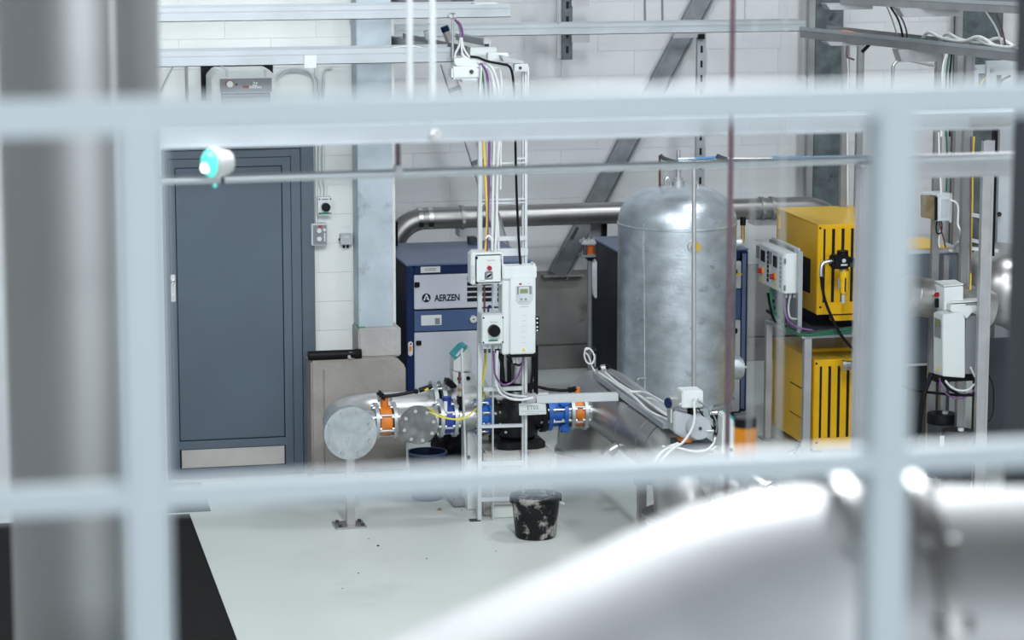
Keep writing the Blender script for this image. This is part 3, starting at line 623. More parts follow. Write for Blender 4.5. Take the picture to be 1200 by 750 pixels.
# ================================================================== tank
YTK = 19.2
tx0, tx1 = P(725.5, 380, YTK).x, P(858.8, 380, YTK).x
tc, tr = (tx0 + tx1) / 2, (tx1 - tx0) / 2
zs = P(792, 261, YTK).z; zt_ = P(792, 218, YTK).z
dm = zt_ - zs
tk = thing('pressure_tank', (tc, YTK, 0), 'tall galvanised pressure tank with domed top in front of the second blower', 'tank')
part(tk, 'shell', MB().lathe([(0, 0.26), (tr * 0.6, 0.28), (tr * 0.97, 0.36), (tr, 0.42), (tr, zs)], (tc, YTK, 0), n=64), tank_m)
dome = [(tr * math.cos(t), zs + 0.004 + dm * math.sin(t)) for t in [math.pi / 2 * i / 14 for i in range(15)]]
dome = [(tr, zs), (tr + 0.003, zs + 0.006)] + [(max(0.0, tr * (math.cos(t) ** 0.72)), zs + 0.008 + dm * math.sin(t)) for t in [math.pi / 2 * i / 16 for i in range(16)]] + [(0, zs + 0.008 + dm)]
part(tk, 'dome', MB().lathe(dome, (tc, YTK, 0), n=64), tank_m, 'domed head')
part(tk, 'weld_seam', MB().lathe([(tr, zs - 0.012), (tr + 0.006, zs - 0.007), (tr + 0.006, zs + 0.003), (tr, zs + 0.008)], (tc, YTK, 0), n=64), tank_m)
for zz in (P(792, 468, YTK).z,): part(tk, 'weld_seam', MB().lathe([(tr, zz - 0.006), (tr + 0.004, zz), (tr, zz + 0.006)], (tc, YTK, 0), n=64), tank_m)
def tpt(px, py):                                # point of the shell seen at (px, py)
    x = P(px, py, YTK - tr * 0.7).x; y = YTK - math.sqrt(max(0, tr * tr - (x - tc) ** 2)); return P(px, py, y)
a_, b_ = tpt(755, 262), tpt(756, 470); part(tk, 'vertical_seam', MB().bar(a_, b_, 0.010, 0.006, (0, 1, 0)), tank_m)
a_, b_ = tpt(753.5, 276), tpt(753.5, 309); part(tk, 'lug_strip', MB().bar(a_, b_, 0.012, 0.014, (0, 1, 0)), kick_m, 'brownish welded strip')
a_ = tpt(757, 446); part(tk, 'drain_hook', MB().tube([a_ + V((-0.06, -0.01, -0.02)), a_ + V((-0.066, -0.02, 0.01)), a_ + V((-0.05, -0.02, 0.022)), a_ + V((0, -0.01, 0.016))], 0.006), tank_m)
zt2 = zs + 0.008 + dm
nz = thing('top_fitting', (tc, YTK, zt2), 'steel pipe fitting screwed into the crown of the tank', 'fitting')
part(nz, 'socket', MB().lathe([(0.045, -0.04), (0.045, 0.03), (0.034, 0.034), (0.034, 0.05), (0.018, 0.055), (0.018, 0.10), (0.024, 0.105), (0.024, 0.13), (0.014, 0.135), (0.014, 0.24)], (tc + 0.004, YTK, zt2)), strut_m)
for px, py, dx in ((781, 226, -0.075), (807.5, 234, 0.10)):
    e0 = V((tc + dx, YTK - (0.02 if dx < 0 else 0.1), zt2 - (0.012 if dx < 0 else 0.035)))
    part(tk, 'lifting_eye', MB().tube([e0 + V((-0.022, 0, -0.03)), e0 + V((-0.018, 0, 0.04)), e0 + V((0, 0, 0.07)), e0 + V((0.018, 0, 0.04)), e0 + V((0.022, 0, -0.03))], 0.009), steel_m)
bc = tpt(812.5, 288.5)
bo = part(tk, 'side_socket', MB().cyl(bc + V((0, 0.02, 0)), bc + V((0, -0.02, 0)), 0.042), flange_m); part(bo, 'brass_cap', MB().cyl(bc + V((0.008, -0.02, 0)), bc + V((0.008, -0.05, 0)), 0.033, n=8), brassy_m, 'brass plug')
# outlet on the right of the tank with gauge pipe
p0 = P(858, 285, YTK)
of = part(tk, 'outlet_socket', MB().cyl((tc + tr - 0.01, YTK, p0.z), (tc + tr + 0.05, YTK, p0.z), 0.033), flange_m)
pv = thing('pressure_pipe', (tc + tr + 0.05, YTK, p0.z), 'short brass standpipe with black cap on the side of the tank', 'fitting')
bx_ = P(870.3, 285, YTK).x
part(pv, 'pipe', MB().tube([(tc + tr + 0.045, YTK, p0.z), (bx_ - 0.02, YTK, p0.z), (bx_, YTK, p0.z + 0.02), (bx_, YTK, P(870, 263, YTK).z)], 0.014), brass_m)
part(pv, 'cap', MB().cyl((bx_, YTK, P(870, 264, YTK).z), (bx_, YTK, P(870, 254, YTK).z), 0.02), black_m)
part(pv, 'elbow_nut', MB().cyl((bx_ - 0.045, YTK, p0.z), (bx_ - 0.015, YTK, p0.z), 0.024, n=6), steel_m)
pm = P(862, 430, YTK)
part(tk, 'side_flange', MB().cyl((tc + tr - 0.02, YTK - 0.02, pm.z), (tc + tr + 0.045, YTK - 0.02, pm.z), 0.085), flange_m); part(tk, 'flange_cover', MB().lathe([(0.068, 0), (0.068, 0.02), (0.045, 0.03), (0, 0.034)], (tc + tr + 0.045, YTK - 0.02, pm.z), (1, 0, 0)), flange_m)
part(tk, 'flange_stud', MB().cyl((tc + tr + 0.07, YTK - 0.02, pm.z), (tc + tr + 0.10, YTK - 0.02, pm.z), 0.010), steel_m)
for a in (0.9, 3.0, 5.1):
    c, s_ = math.cos(a), math.sin(a); part(tk, 'leg', MB().bar((tc + c * tr * 0.85, YTK + s_ * tr * 0.85, 0), (tc + c * tr * 0.85, YTK + s_ * tr * 0.85, 0.45), 0.07, 0.07), tank_m)

# conduits and blue hose over the tank
YO = 18.4
for i, (y0, y1, r_) in enumerate(((189.5, 191.5, 0.010), (186.2, 186.5, 0.010))):
    one('overhead_conduit', MB().tube([P(795, y0, YO + i * 0.06), P(1097, y1 - 1.4, 18.03 + i * 0.04)], r_), steel_m, ('bright conduit above the tank, the lower of the pair', 'bright conduit above the tank, the upper of the pair')[i], 'conduit')
one('blue_hose', MB().tube([P(775, 183.5, YO), P(780, 186, YO), P(788, 188, YO), P(800, 188, YO), P(818, 186.5, YO), P(836, 184.5, YO), P(845, 185.5, YO)], 0.009), bluec_m, 'blue air hose lying over the crown of the tank', 'hose')
one('blue_hose', MB().tube([P(905, 184.3, 18.31), P(960, 183.9, 18.24), P(1060, 183, 18.11)], 0.008), bluec_m, 'blue air hose running along the bright conduit toward the dark rear column', 'hose')
one('black_sleeve', MB().tube([P(774, 181.5, YO - 0.02), P(777, 185, YO - 0.02), P(790, 189.5, YO - 0.02), P(795, 190, YO - 0.02)], 0.013), dgrey_m, 'dark bent sleeve round the end of the blue hose', 'sleeve')
for i, x in enumerate((773.2, 777.2)): one('riser_pipe', MB().tube([P(x, 182, 19.2 + i*0.02), P(x, 229, 19.2 + i*0.02)], 0.009), (copper_m, strut_m)[i], ('thin brown riser pipe behind the tank crown', 'thin grey riser pipe behind the tank crown')[i], 'pipe')
cn = thing('hose_manifold', P(845, 187, YO - 0.03), 'small black hose manifold at the end of the blue hose', 'manifold')
part(cn, 'body', MB().bar(P(840, 182.5, YO - 0.03), P(852, 187, YO - 0.03), 0.03, 0.028), dgrey_m, bevel=0.004)
for i in range(3): c = P(842 + i * 4, 187 + i * 1.4, YO - 0.04); part(cn, 'port', MB().cyl(c, c - V((0, 0, 0.022)), 0.009, n=10), black_m)
p_ = P(818, 187, YO - 0.01)
one('grey_riser', MB().cyl(P(813.3, 187, 16.9), P(813, 458, 16.9), 2.7 * mpp(16.9), n=12), strut_m, 'slim upright grey conduit in front of the galvanised tank', 'conduit')

# ================================================================== pipework: the line at the back
def elbow(c_from, d0, d1, R, n=9):             # points of a quarter bend that starts at c_from along d0 and leaves along d1
    c_from, d0, d1 = V(c_from), V(d0), V(d1); ctr = c_from + d1 * R
    return [ctr - d1 * (R * math.cos(t)) + d0 * (R * math.sin(t)) for t in [math.pi / 2 * i / n for i in range(n + 1)]]
def ring(parent, name, c, ax, r, ri, th, m, nb=0, rb=0.012, bolts_in=None, phase=0.5, bm=None, sides=1, label=None):
    c, ax = V(c), V(ax).normalized()
    prof = [(ri, -th/2), (r, -th/2), (r, th/2), (ri, th/2), (ri, -th/2)] if ri > 0 else [(0, -th/2), (r, -th/2), (r, th/2), (0, th/2)]
    o = part(parent, name, MB().lathe(prof, c, ax, 40), m, label)
    if nb:
        u = V((0,0,1)) if abs(ax.z) < 0.9 else V((1,0,0)); x = ax.cross(u).normalized(); y = ax.cross(x); first = None
        for k in range(nb):
            t = 2 * math.pi * (k + phase) / nb; off = x * (math.cos(t) * bolts_in) + y * (math.sin(t) * bolts_in)
            if first is None: first = part(o, 'bolt', MB().cyl(c + off - ax * (th/2 + 0.014) * max(sides, 0), c + off + ax * (th/2 + 0.014), rb, n=6), bm or steel_m); off0 = off
            else: again(first, 'bolt', off - off0, o)
    return o
fc = P(411, 508, 17.33); px_r = 0.112
line1 = thing('return_pipe', fc, 'stainless pipe with elbow and large bolted blank flange beside the plinth', 'pipe')
Ys, Ye, Re = 17.70, 18.02, 0.32
zf = fc.z
pts = [(fc.x, 17.36, zf), (fc.x, Ys, zf)] + elbow((fc.x, Ys, zf), (0, 1, 0), (1, 0, 0), Re) + [(P(509, 480, Ye).x, Ye, zf)]
part(line1, 'tube', MB().tube(pts, px_r, 32, curve=False), pipel_m)
ring(line1, 'blank_flange', (fc.x, 17.345, zf), (0, -1, 0), 31.2 * mpp(17.33), 0, 0.028, flange_m, 8, 0.017, 0.134, bm=strut_m, sides=-1, label='big galvanised blank flange with eight bolts')
ring(line1, 'mating_flange', (fc.x, 17.385, zf), (0, -1, 0), 31.2 * mpp(17.33), 0, 0.03, flange_m)
for px, yy in ((507.5, 0), (517.5, 0)):
    x = P(px, 478, Ye).x; ring(line1, 'flange', (x, Ye, zf), (1, 0, 0), 0.172, 0.09, 0.026, flange_m, 8, 0.012, 0.142)
xa = P(512, 480, Ye).x; part(line1, 'gasket', MB().cyl((xa - 0.018, Ye, zf), (xa + 0.018, Ye, zf), 0.12), rubber_m)
part(line1, 'meter_tube', MB().cyl((P(518, 480, Ye).x, Ye, zf), (P(566, 480, Ye).x, Ye, zf), 0.125, n=32), pipel_m)
x = P(566, 478, Ye).x; ring(line1, 'flange', (x, Ye, zf), (1, 0, 0), 0.172, 0.09, 0.026, flange_m, 8, 0.012, 0.142)
x = P(580, 478, Ye).x; part(line1, 'end_tube', MB().cyl((P(567, 480, Ye).x, Ye, zf), (P(640, 480, Ye).x, Ye, zf), 0.10, n=28), pipe_m)
# support post under the big flange
sp = thing('pipe_stand', (fc.x, 17.37, 0), 'slim steel stand with bolted base plate under the big blank flange', 'stand')
part(sp, 'post', MB().box(fc.x - 0.026, fc.x + 0.026, 17.344, 17.396, 0.012, zf - 0.155), pipe_m, bevel=0.003)
part(sp, 'base_plate', MB().box(fc.x - 0.105, fc.x + 0.09, 17.28, 17.46, 0, 0.012), pipe_m, bevel=0.002)
f0 = None
for dx in (-0.075, 0.065):
    for dy in (17.31, 17.43): part(sp, 'anchor_bolt', MB().cyl((fc.x + dx, dy, 0.012), (fc.x + dx, dy, 0.026), 0.012, n=6), dgrey_m)

# flow meter on the back line
fm = thing('flow_meter', (P(543, 470, Ye).x, Ye, zf + 0.12), 'pale flow meter with sloping teal display head beside the ladder', 'meter')
Ym = Ye - 0.06
part(fm, 'neck', MB().prism([P(x, y, Ym) for x, y in ((531, 434), (533, 436), (556, 438), (560, 445), (558, 462), (532, 462))], (0, 0.12, 0)), white_m, bevel=0.008)
part(fm, 'head', MB().prism([P(x, y, Ym - 0.01) for x, y in ((532, 421.5), (549, 405.5), (552.5, 408), (553.5, 436), (532, 436))], (0, 0.14, 0)), white_m, 'white sloped head', bevel=0.008)
part(fm, 'display_cover', MB().prism([P(x, y, Ym - 0.016) for x, y in ((531, 418.5), (543, 406), (548, 405), (547, 408), (534, 421.5))], (0, 0.15, 0)), teal_m, 'teal display cover', bevel=0.004)
part(fm, 'display_window', MB().prism([P(x, y, Ym - 0.02) for x, y in ((533.5, 417), (541.5, 408), (544, 409), (536, 418))], (0, 0.01, 0)), whited_m)
for x, y in ((538, 443.5), (548.5, 443)): dsc(fm, 'plug', x, y, Ym, 2.3, 0.012, black_m)
# sampling fitting with reddish stem in front of the meter
sf = thing('sampling_valve', P(540, 490, 17.6), 'small sampling valve with reddish stem on the front pipe', 'valve')
part(sf, 'stem', MB().cyl(P(538.5, 457, 17.55), P(538.5, 436, 17.55), 0.008), copper_m, 'reddish stem'); part(sf, 'barrel', MB().cyl(P(540, 466, 17.55), P(540, 449, 17.55), 0.019), kick_m)
part(sf, 'collar', MB().cyl(P(540, 458, 17.55), P(540, 454.5, 17.55), 0.023, n=6), brass_m)
part(sf, 'coil', MB().box(*rect(537, 465, 544, 475, 17.52, 0.06)), black_m, bevel=0.004); part(sf, 'nipple', MB().cyl(P(540.5, 486, 17.57), P(540.5, 474, 17.57), 0.016), blackp_m)
bl = P(522, 449, Ye - 0.1)
one('black_connector', MB().prism([P(x, y, Ye - 0.12) for x, y in ((522, 447), (527, 444), (533, 449), (538, 455), (533, 455), (526, 455))], (0, 0.1, 0)), black_m, 'black angled plug on the back pipe beside the sensor flanges', 'connector', bevel=0.01)
hd = thing('valve_lever', P(501, 456, Ye - 0.05), 'short black lever lying against the back pipe flanges', 'handle')
part(hd, 'grip', MB().tube([P(491, 457.5, 17.85), P(499, 455, 17.85), P(506, 452.5, 17.85)], 0.016), black_m); part(hd, 'tag', MB().tube([P(498, 458, 17.83), P(502, 455.5, 17.83)], 0.009), yellowc_m)

# ================================================================== pipework: the front line through the pump
YL2 = 17.60
zl = P(570, 487.5, YL2).z
def X2(px): return P(px, 488, YL2).x
def seg(parent, name, a, b, r, m, label=None, r2=None, n=28): return part(parent, name, MB().cyl((X2(a), YL2, zl), (X2(b), YL2, zl), r, r2, n), m, label)
br1 = thing('pump_suction_pipe', (X2(490), YL2, zl), 'front stainless tee piece with smaller dull blank flange beside the orange valve', 'pipe')
seg(br1, 'stub', 415, 440, 0.068, pipel_m); ring(br1, 'flange', (X2(440), YL2, zl), (1, 0, 0), 0.116, 0.05, 0.022, flange_m, 8, 0.010, 0.096)
ring(br1, 'flange', (X2(461), YL2, zl), (1, 0, 0), 0.116, 0.05, 0.022, flange_m, 8, 0.010, 0.096)
seg(br1, 'tube', 461, 512, 0.072, pipel_m)
bc_ = P(490, 502, 17.42)
part(br1, 'branch', MB().cyl((bc_.x, 17.42, zl), (bc_.x, YL2, zl), 0.072, n=28), pipel_m)
ring(br1, 'blank_flange', (bc_.x, 17.41, zl), (0, -1, 0), 22.4 * mpp(17.41), 0, 0.024, flanged_m, 8, 0.012, 0.096, sides=-1, phase=0.3, label='dull grey blank flange with eight bolts')
ring(br1, 'branch_flange', (bc_.x, 17.44, zl), (0, -1, 0), 22.4 * mpp(17.41), 0, 0.024, flange_m)
for px in (515.5, 531.5): ring(br1, 'flange', (X2(px), YL2, zl), (1, 0, 0), 0.122, 0.05, 0.022, flange_m, 8, 0.010, 0.10)
seg(br1, 'reducer', 532, 557, 0.062, pipe_m, r2=0.078)
def wafer(name, label, xa, xb, r, m, lever=None, cat='valve'):
    t = thing(name, (X2((xa + xb) / 2), YL2, zl), label, cat)
    seg(t, 'body', xa, xb, r, m)
    for k in range(6):
        a = 2 * math.pi * (k + 0.5) / 6; y, z = YL2 + 0.098 * math.cos(a), zl + 0.098 * math.sin(a)
        part(t, 'tie_rod', MB().cyl((X2(xa - 3), y, z), (X2(xb + 3), y, z), 0.0085, n=8), strut_m)
    return t
v1 = wafer('butterfly_valve', 'orange butterfly valve with black lever beside the large blank flange', 444, 457.5, 0.09, orange_m)
xm = X2(450.5); c = V((xm, YL2, zl))
part(v1, 'neck', MB().cyl(c + V((0, 0, 0.08)), c + V((0, 0, 0.155)), 0.026), orange_m); part(v1, 'top_plate', MB().box(xm - 0.042, xm + 0.042, YL2 - 0.03, YL2 + 0.03, zl + 0.15, zl + 0.162), kick_m)
for s_ in (-1, 1): part(v1, 'plate_bolt', MB().cyl(c + V((0.036 * s_, -0.02, 0.125)), c + V((0.036 * s_, -0.02, 0.165)), 0.011, n=6), steel_m)
lv = part(v1, 'lever', MB().bar(P(446, 466, YL2 - 0.02), P(452, 464, YL2 - 0.02), 0.05, 0.045), black_m, 'black locking lever', bevel=0.012)
part(lv, 'lever_arm', MB().tube([P(449, 464.5, YL2 - 0.03), P(464, 463, YL2 - 0.03), P(487.5, 458.5, YL2 - 0.03)], 0.011), black_m)
part(lv, 'lever_knob', MB().lathe([(0, -0.018), (0.013, -0.012), (0.018, 0), (0.013, 0.012), (0, 0.018)], P(487.5, 458.5, YL2 - 0.03)), black_m); part(lv, 'lever_lock', MB().box(*rect(442.5, 459, 450, 466, YL2 - 0.05, 0.06)), black_m, bevel=0.012)
v2 = wafer('check_valve', 'deep blue wafer valve with white label strip on the front pipe', 519, 528.5, 0.10, blued_m)
part(v2, 'label_strip', MB().box(*rect(520.6, 471, 524.2, 483, YL2 - 0.108, 0.02)), white_m, 'white label strip'); part(v2, 'stem_housing', MB().cyl((X2(523.7), YL2, zl + 0.08), (X2(523.7), YL2, zl + 0.135), 0.03), blued_m)
# blue adapters either side of the pump
def adapter(label, xa, xb, xc):
    t = thing('flange_adapter', (X2((xa + xb) / 2), YL2, zl), label, 'coupling')
    for px in (xa, xb): ring(t, 'flange', (X2(px), YL2, zl), (1, 0, 0), 0.112, 0.05, 0.026, blue_m, 8, 0.011, 0.092)
    seg(t, 'sleeve', xa, xb, 0.085, blue_m); part(t, 'lug', MB().bar((X2(xa), YL2 - 0.02, zl + 0.098), (X2(xb), YL2 - 0.02, zl + 0.098), 0.03, 0.03), blue_m, bevel=0.006)
    for a in (-1.2, -0.4, 0.4, 1.2):
        part(t, 'tie_rod', MB().cyl((X2(xa), YL2 - 0.1 * math.cos(a), zl + 0.1 * math.sin(a)), (X2(xb), YL2 - 0.1 * math.cos(a), zl + 0.1 * math.sin(a)), 0.008, n=8), steel_m)
    return t
adapter('blue flange adapter between the reducer and the black pump, crossed by the ladder rail', 559.5, 573, 1)
ad2 = adapter('blue flange adapter on the delivery side of the black pump, below the pale tray', 642, 660, -1)
for zz in (0.085, -0.085): part(ad2, 'ear', MB().box(X2(652), X2(664), YL2 - 0.11, YL2 - 0.05, zl + zz - 0.025, zl + zz + 0.025), blue_m, bevel=0.012)
dl = thing('delivery_pipe', (X2(680), YL2, zl), 'short flanged steel pipe joining the orange delivery valve to the big pipe', 'pipe')
for px in (668, 683.5): ring(dl, 'flange', (X2(px), YL2, zl), (1, 0, 0), 0.116, 0.05, 0.022, flange_m, 8, 0.010, 0.096)
seg(dl, 'neck', 660, 669, 0.07, steel_m); seg(dl, 'tube', 683, 712, 0.058, steel_m)
v3 = wafer('butterfly_valve', 'orange butterfly valve with long black lever beside the big pipe', 670.5, 681.5, 0.09, orange_m)
part(v3, 'neck', MB().cyl((X2(676), YL2, zl + 0.08), (X2(676), YL2, zl + 0.16), 0.02), orange_m)
l3 = part(v3, 'lever', MB().tube([P(674, 456.5, YL2), P(660, 457.5, YL2), P(645, 456.5, YL2), P(631, 453.5, YL2)], 0.010), black_m, 'black lever'); part(l3, 'lever_hub', MB().bar(P(664, 457.5, YL2), P(677, 455, YL2), 0.05, 0.03), black_m, bevel=0.01)

# pump
xp = X2(606); pu = thing('booster_pump', (xp, YL2, 0.4), 'upright black and stainless pump standing on the stained concrete pedestal', 'pump')
ztp = P(606, 521, YL2).z
part(pu, 'base_foot', MB().prism([(xp - 0.155, YL2 - 0.13, ztp), (xp - 0.10, YL2 - 0.17, ztp), (xp + 0.10, YL2 - 0.17, ztp), (xp + 0.155, YL2 - 0.13, ztp), (xp + 0.155, YL2 + 0.15, ztp), (xp - 0.155, YL2 + 0.15, ztp)], (0, 0, 0.045)), blackp_m, bevel=0.006)
part(pu, 'volute', MB().lathe([(0.10, 0), (0.13, 0.03), (0.135, 0.14), (0.12, 0.22), (0.09, 0.26)], (xp, YL2, ztp + 0.04)), blackp_m, 'black cast pump housing')
part(pu, 'nozzle_housing', MB().cyl((X2(577), YL2, zl), (X2(637), YL2, zl), 0.10), blackp_m)
for px in (578, 635): ring(pu, 'pump_flange', (X2(px), YL2, zl), (1, 0, 0), 0.118, 0.05, 0.03, blackp_m, 8, 0.010, 0.096)
zz0 = ztp + 0.28; zz1 = P(606, 456, YL2).z
part(pu, 'sleeve', MB().cyl((xp, YL2, zz0 - 0.06), (xp, YL2, zz1), 0.088), steel_m, 'stainless pump sleeve')
part(pu, 'motor_stool', MB().lathe([(0.10, 0), (0.115, 0.01), (0.115, 0.04), (0.10, 0.05)], (xp, YL2, zz1)), blackp_m)
zm = P(606, 408, YL2).z
part(pu, 'motor', MB().cyl((xp + 0.01, YL2, zz1 + 0.05), (xp + 0.01, YL2, zm), 0.09), steel_m, 'stainless motor can')
for dx, dy in ((-0.105, -0.03), (0.115, -0.03), (-0.07, -0.09)): part(pu, 'stay_bolt', MB().cyl((xp + dx, YL2 + dy, zz1 - 0.03), (xp + dx, YL2 + dy, zm + 0.02), 0.014), black_m)
part(pu, 'motor_cap', MB().cyl((xp + 0.01, YL2, zm), (xp + 0.01, YL2, zm + 0.05), 0.115), blackp_m)
for x, y in ((580, 484), (592, 506), (632, 484), (624, 478)): dsc(pu, 'plug', x, y, YL2 - 0.12, 1.5, 0.02, steel_m, n=8)
# pedestal
pe0, pe1 = P(566, 540, 17.45).x, P(646, 540, 17.45).x
pd = one('pump_pedestal', MB().box(pe0, pe1, 17.42, 18.0, 0, ztp), stain_m, 'stained pale concrete pedestal carrying the pump', 'pedestal', bevel=0.012)
part(pd, 'footing_kerb', MB().box(*(lambda r: (r[0], r[1], r[2], r[3], 0, r[5]))(rect(577, 592, 603, 606, 17.36, 0.06))), floor_m, bevel=0.006)

# ================================================================== big diagonal pipe
RB = 0.20
xb_ = P(727 , 489, YL2).x; zb = zl
bg = thing('main_header_pipe', (xb_, 17.2, 0.4), 'big stainless header pipe running from the floor bend toward the foreground', 'pipe')
yb0, yn = 17.95, 16.30
Rb = 0.55
pts = [(xb_, yb0 + Rb, 0.0), (xb_, yb0 + Rb, zb - Rb)]
pts = [(xb_, yb0 + Rb, 0.02), (xb_, yb0 + Rb, max(0.05, zb - Rb))] + [(xb_, yb0 + Rb * math.cos(t), zb - Rb + Rb * math.sin(t)) for t in [math.pi / 2 * i / 10 for i in range(1, 11)]] + [(xb_, yn, zb)]
part(bg, 'tube', MB().tube(pts, RB, 40, curve=False), pipe_m)
for yy in (16.97, 16.50): part(bg, 'weld_seam', MB().lathe([(RB, -0.005), (RB + 0.003, -0.002), (RB + 0.003, 0.002), (RB, 0.005)], (xb_, yy, zb), (0, 1, 0), 40), pipeb_m)
fz = P(668, 527, yb0 + Rb).z
ring(bg, 'floor_flange', (xb_, yb0 + Rb, fz), (0, 0, 1), RB + 0.012, RB - 0.02, 0.03, pipeb_m)
c = P(704, 510, 17.0)
ck = part(bg, 'drain_nozzle', MB().cyl((xb_ - 0.17, 17.0, zb - 0.10), (xb_ - 0.235, 17.0, zb - 0.135), 0.026), steel_m); part(ck, 'nozzle_nut', MB().cyl((xb_ - 0.215, 17.0, zb - 0.165), (xb_ - 0.255, 17.0, zb - 0.125), 0.036, n=6), steel_m)
# near end: bend down to a flanged stub, and a cross pipe to the side
Rn = 0.26
pts = [(xb_, yn + 0.0, zb)] + [(xb_, yn - Rn * math.sin(t), zb - Rn + Rn * math.cos(t)) for t in [math.pi / 2 * i / 8 for i in range(0, 9)]] + [(xb_, yn - Rn, zb - Rn - 0.05)]
part(bg, 'near_bend', MB().tube(pts, RB, 36, curve=False), pipe_m)
ring(bg, 'near_flange', (xb_, yn - Rn, zb - Rn - 0.06), (0, 0, 1), RB + 0.07, 0, 0.03, pipeb_m)
part(bg, 'near_stub', MB().cyl((xb_, yn - Rn, 0), (xb_, yn - Rn, zb - Rn - 0.06), RB), pipe_m)
cpts = [(xb_ + 0.05, 16.06, zb - 0.10), (xb_ + 0.20, 15.92, zb - 0.12), (xb_ + 0.36, 15.74, zb - 0.20), (xb_ + 0.46, 15.60, zb - 0.36), (xb_ + 0.48, 15.56, 0.0)]
part(bg, 'side_bend', MB().tube(cpts, 0.155, 32), steel_m)
for i in (1, 2): cA, cB = V(cpts[i]), V(cpts[i + 1]); ring(bg, 'side_collar', cA, cB - V(cpts[i - 1]), 0.172, 0.1, 0.018, pipe_m)
st_ = P(752.5, 560, 16.5); sx0, sx1 = P(747.5, 570, 16.5).x, P(757, 570, 16.5).x
ps2 = thing('pipe_stand', (st_.x, 16.5, 0), 'square steel post under the near end of the big header pipe', 'stand')
part(ps2, 'post', MB().box(sx0, sx1, 16.48, 16.53, 0.012, zb - 0.10), pipe_m, bevel=0.003); part(ps2, 'base_plate', MB().box(sx0 - 0.06, sx1 + 0.06, 16.43, 16.58, 0, 0.012), pipe_m)
part(ps2, 'saddle', MB().box(sx0 - 0.02, xb_ + 0.05, 16.48, 16.53, zb - 0.235, zb - 0.195), pipe_m)

# cable tray on the big pipe
tzx = xb_ - 0.08; tz = zb + 0.183
dt = thing('pipe_top_tray', (tzx, 17.2, tz), 'slim steel cable tray running along the top of the big header pipe', 'cable tray')
part(dt, 'floor_plate', MB().box(tzx - 0.05, tzx + 0.05, 16.12, 17.80, tz, tz + 0.004), tray_m)
part(dt, 'side_rail', MB().box(tzx - 0.052, tzx - 0.046, 16.12, 17.80, tz - 0.002, tz + 0.034), tray_m); part(dt, 'side_rail', MB().box(tzx + 0.046, tzx + 0.052, 16.12, 17.80, tz - 0.002, tz + 0.034), tray_m)
for yy in (16.5, 17.1, 17.7): part(dt, 'bracket', MB().box(tzx - 0.03, tzx + 0.03, yy - 0.02, yy + 0.02, zb + 0.14, tz), dgrey_m)
for i, (dx, dz) in enumerate(((-0.02, 0.03), (0.025, 0.028))):
    pts = [(tzx + dx, 17.78, tz + dz), (tzx + dx * 0.5, 17.4, tz + dz), (tzx + dx, 16.9, tz + dz + 0.01), (tzx + dx * 1.5, 16.5, tz + dz), (tzx + 0.03 + dx, 16.15, tz + dz), (tzx + 0.07 + dx, 16.0, tz - 0.02), (tzx + 0.06 + dx, 15.9, tz - 0.06)]
    one('white_cable', MB().tube(pts, 0.0095), whitec_m, ('white cable in the header pipe tray, on the pump side', 'white cable in the header pipe tray, on the tank side')[i], 'cable')
# cross tray from ladder to the header pipe
ca, cb_ = P(629, 467.5, 17.30), V((tzx - 0.04, 17.12, tz + 0.06))
ct = thing('cross_tray', ca, 'pale rectangular cable duct reaching from the ladder to the header pipe tray', 'cable tray')
cb_ = P(725, 464.5, 17.16)
part(ct, 'duct', MB().bar(ca, cb_, 0.06, 0.048), ladder_m, bevel=0.003); part(ct, 'ladder_plate', MB().box(*rect(617, 461, 628, 472, 17.28, 0.02)), strut_m, 'grey joining plate')
for x, y in ((619.5, 466.5), (624.5, 466)): dsc(ct, 'plate_bolt', x, y, 17.28, 1.3, 0.008, steel_m, n=6)
# ================================================================== upright cable ladder with its boxes
YLd = 17.33
la = thing('cable_ladder', P(588, 610, YLd), 'tall white upright cable ladder carrying the pump switches and drive', 'cable ladder')
def rail(xt, xb, y1, wpx, nm='side_rail'):
    zt_, z0 = P(xt, y1, YLd).z, 0.0
    x_t, x_b = P(xt, y1, YLd).x, P(xb, 612, YLd).x; ww = wpx * mpp(YLd)
    part(la, nm, MB().bar((x_b, YLd, z0), (x_t, YLd, zt_), ww, 0.035, (0, 1, 0)), ladder_m, bevel=0.002)
rail(562.7, 561.5, 92, 4.8); rail(615.8, 615.6, 80, 3.4); rail(577.6, 577.3 , 88, 1.2, 'inner_rod')
for px in (612.2,): part(la, 'rail_lip', MB().bar(P(px, 605, YLd + 0.01), P(px + 0.3, 80, YLd + 0.01), 1.6 * mpp(YLd), 0.03, (0, 1, 0)), ladder_m)
for i, (y, x0, x1, h) in enumerate(((186, 604, 616, 2), (191, 566, 616, 1.5), (233.5, 565, 616, 1.6), (237.5, 565, 616, 1.6), (279.5, 582, 617, 5), (295.5, 552, 618, 8.5), (455.5, 566, 612, 4.2), (499, 563, 613, 3.4), (543, 562, 613, 4), (584.5, 562, 613, 4.2))):
    part(la, 'rung', MB().bar(P(x0, y + (x0 - 588) * -0.03, YLd - 0.008), P(x1, y + (x1 - 588) * -0.03, YLd - 0.008), 0.03, h * mpp(YLd), (0, 0, 1)), ladder_m)
for x in (596, 600.5): part(la, 'inner_strut', MB().box(*rect(x - 1.6, 310, x + 1.4, 370, YLd + 0.02, 0.02)), strut_m)
fx = P(557, 608, YLd); part(la, 'foot_bracket', MB().box(fx.x - 0.035, fx.x + 0.03, YLd - 0.02, YLd + 0.03, 0, 0.008), dgrey_m)
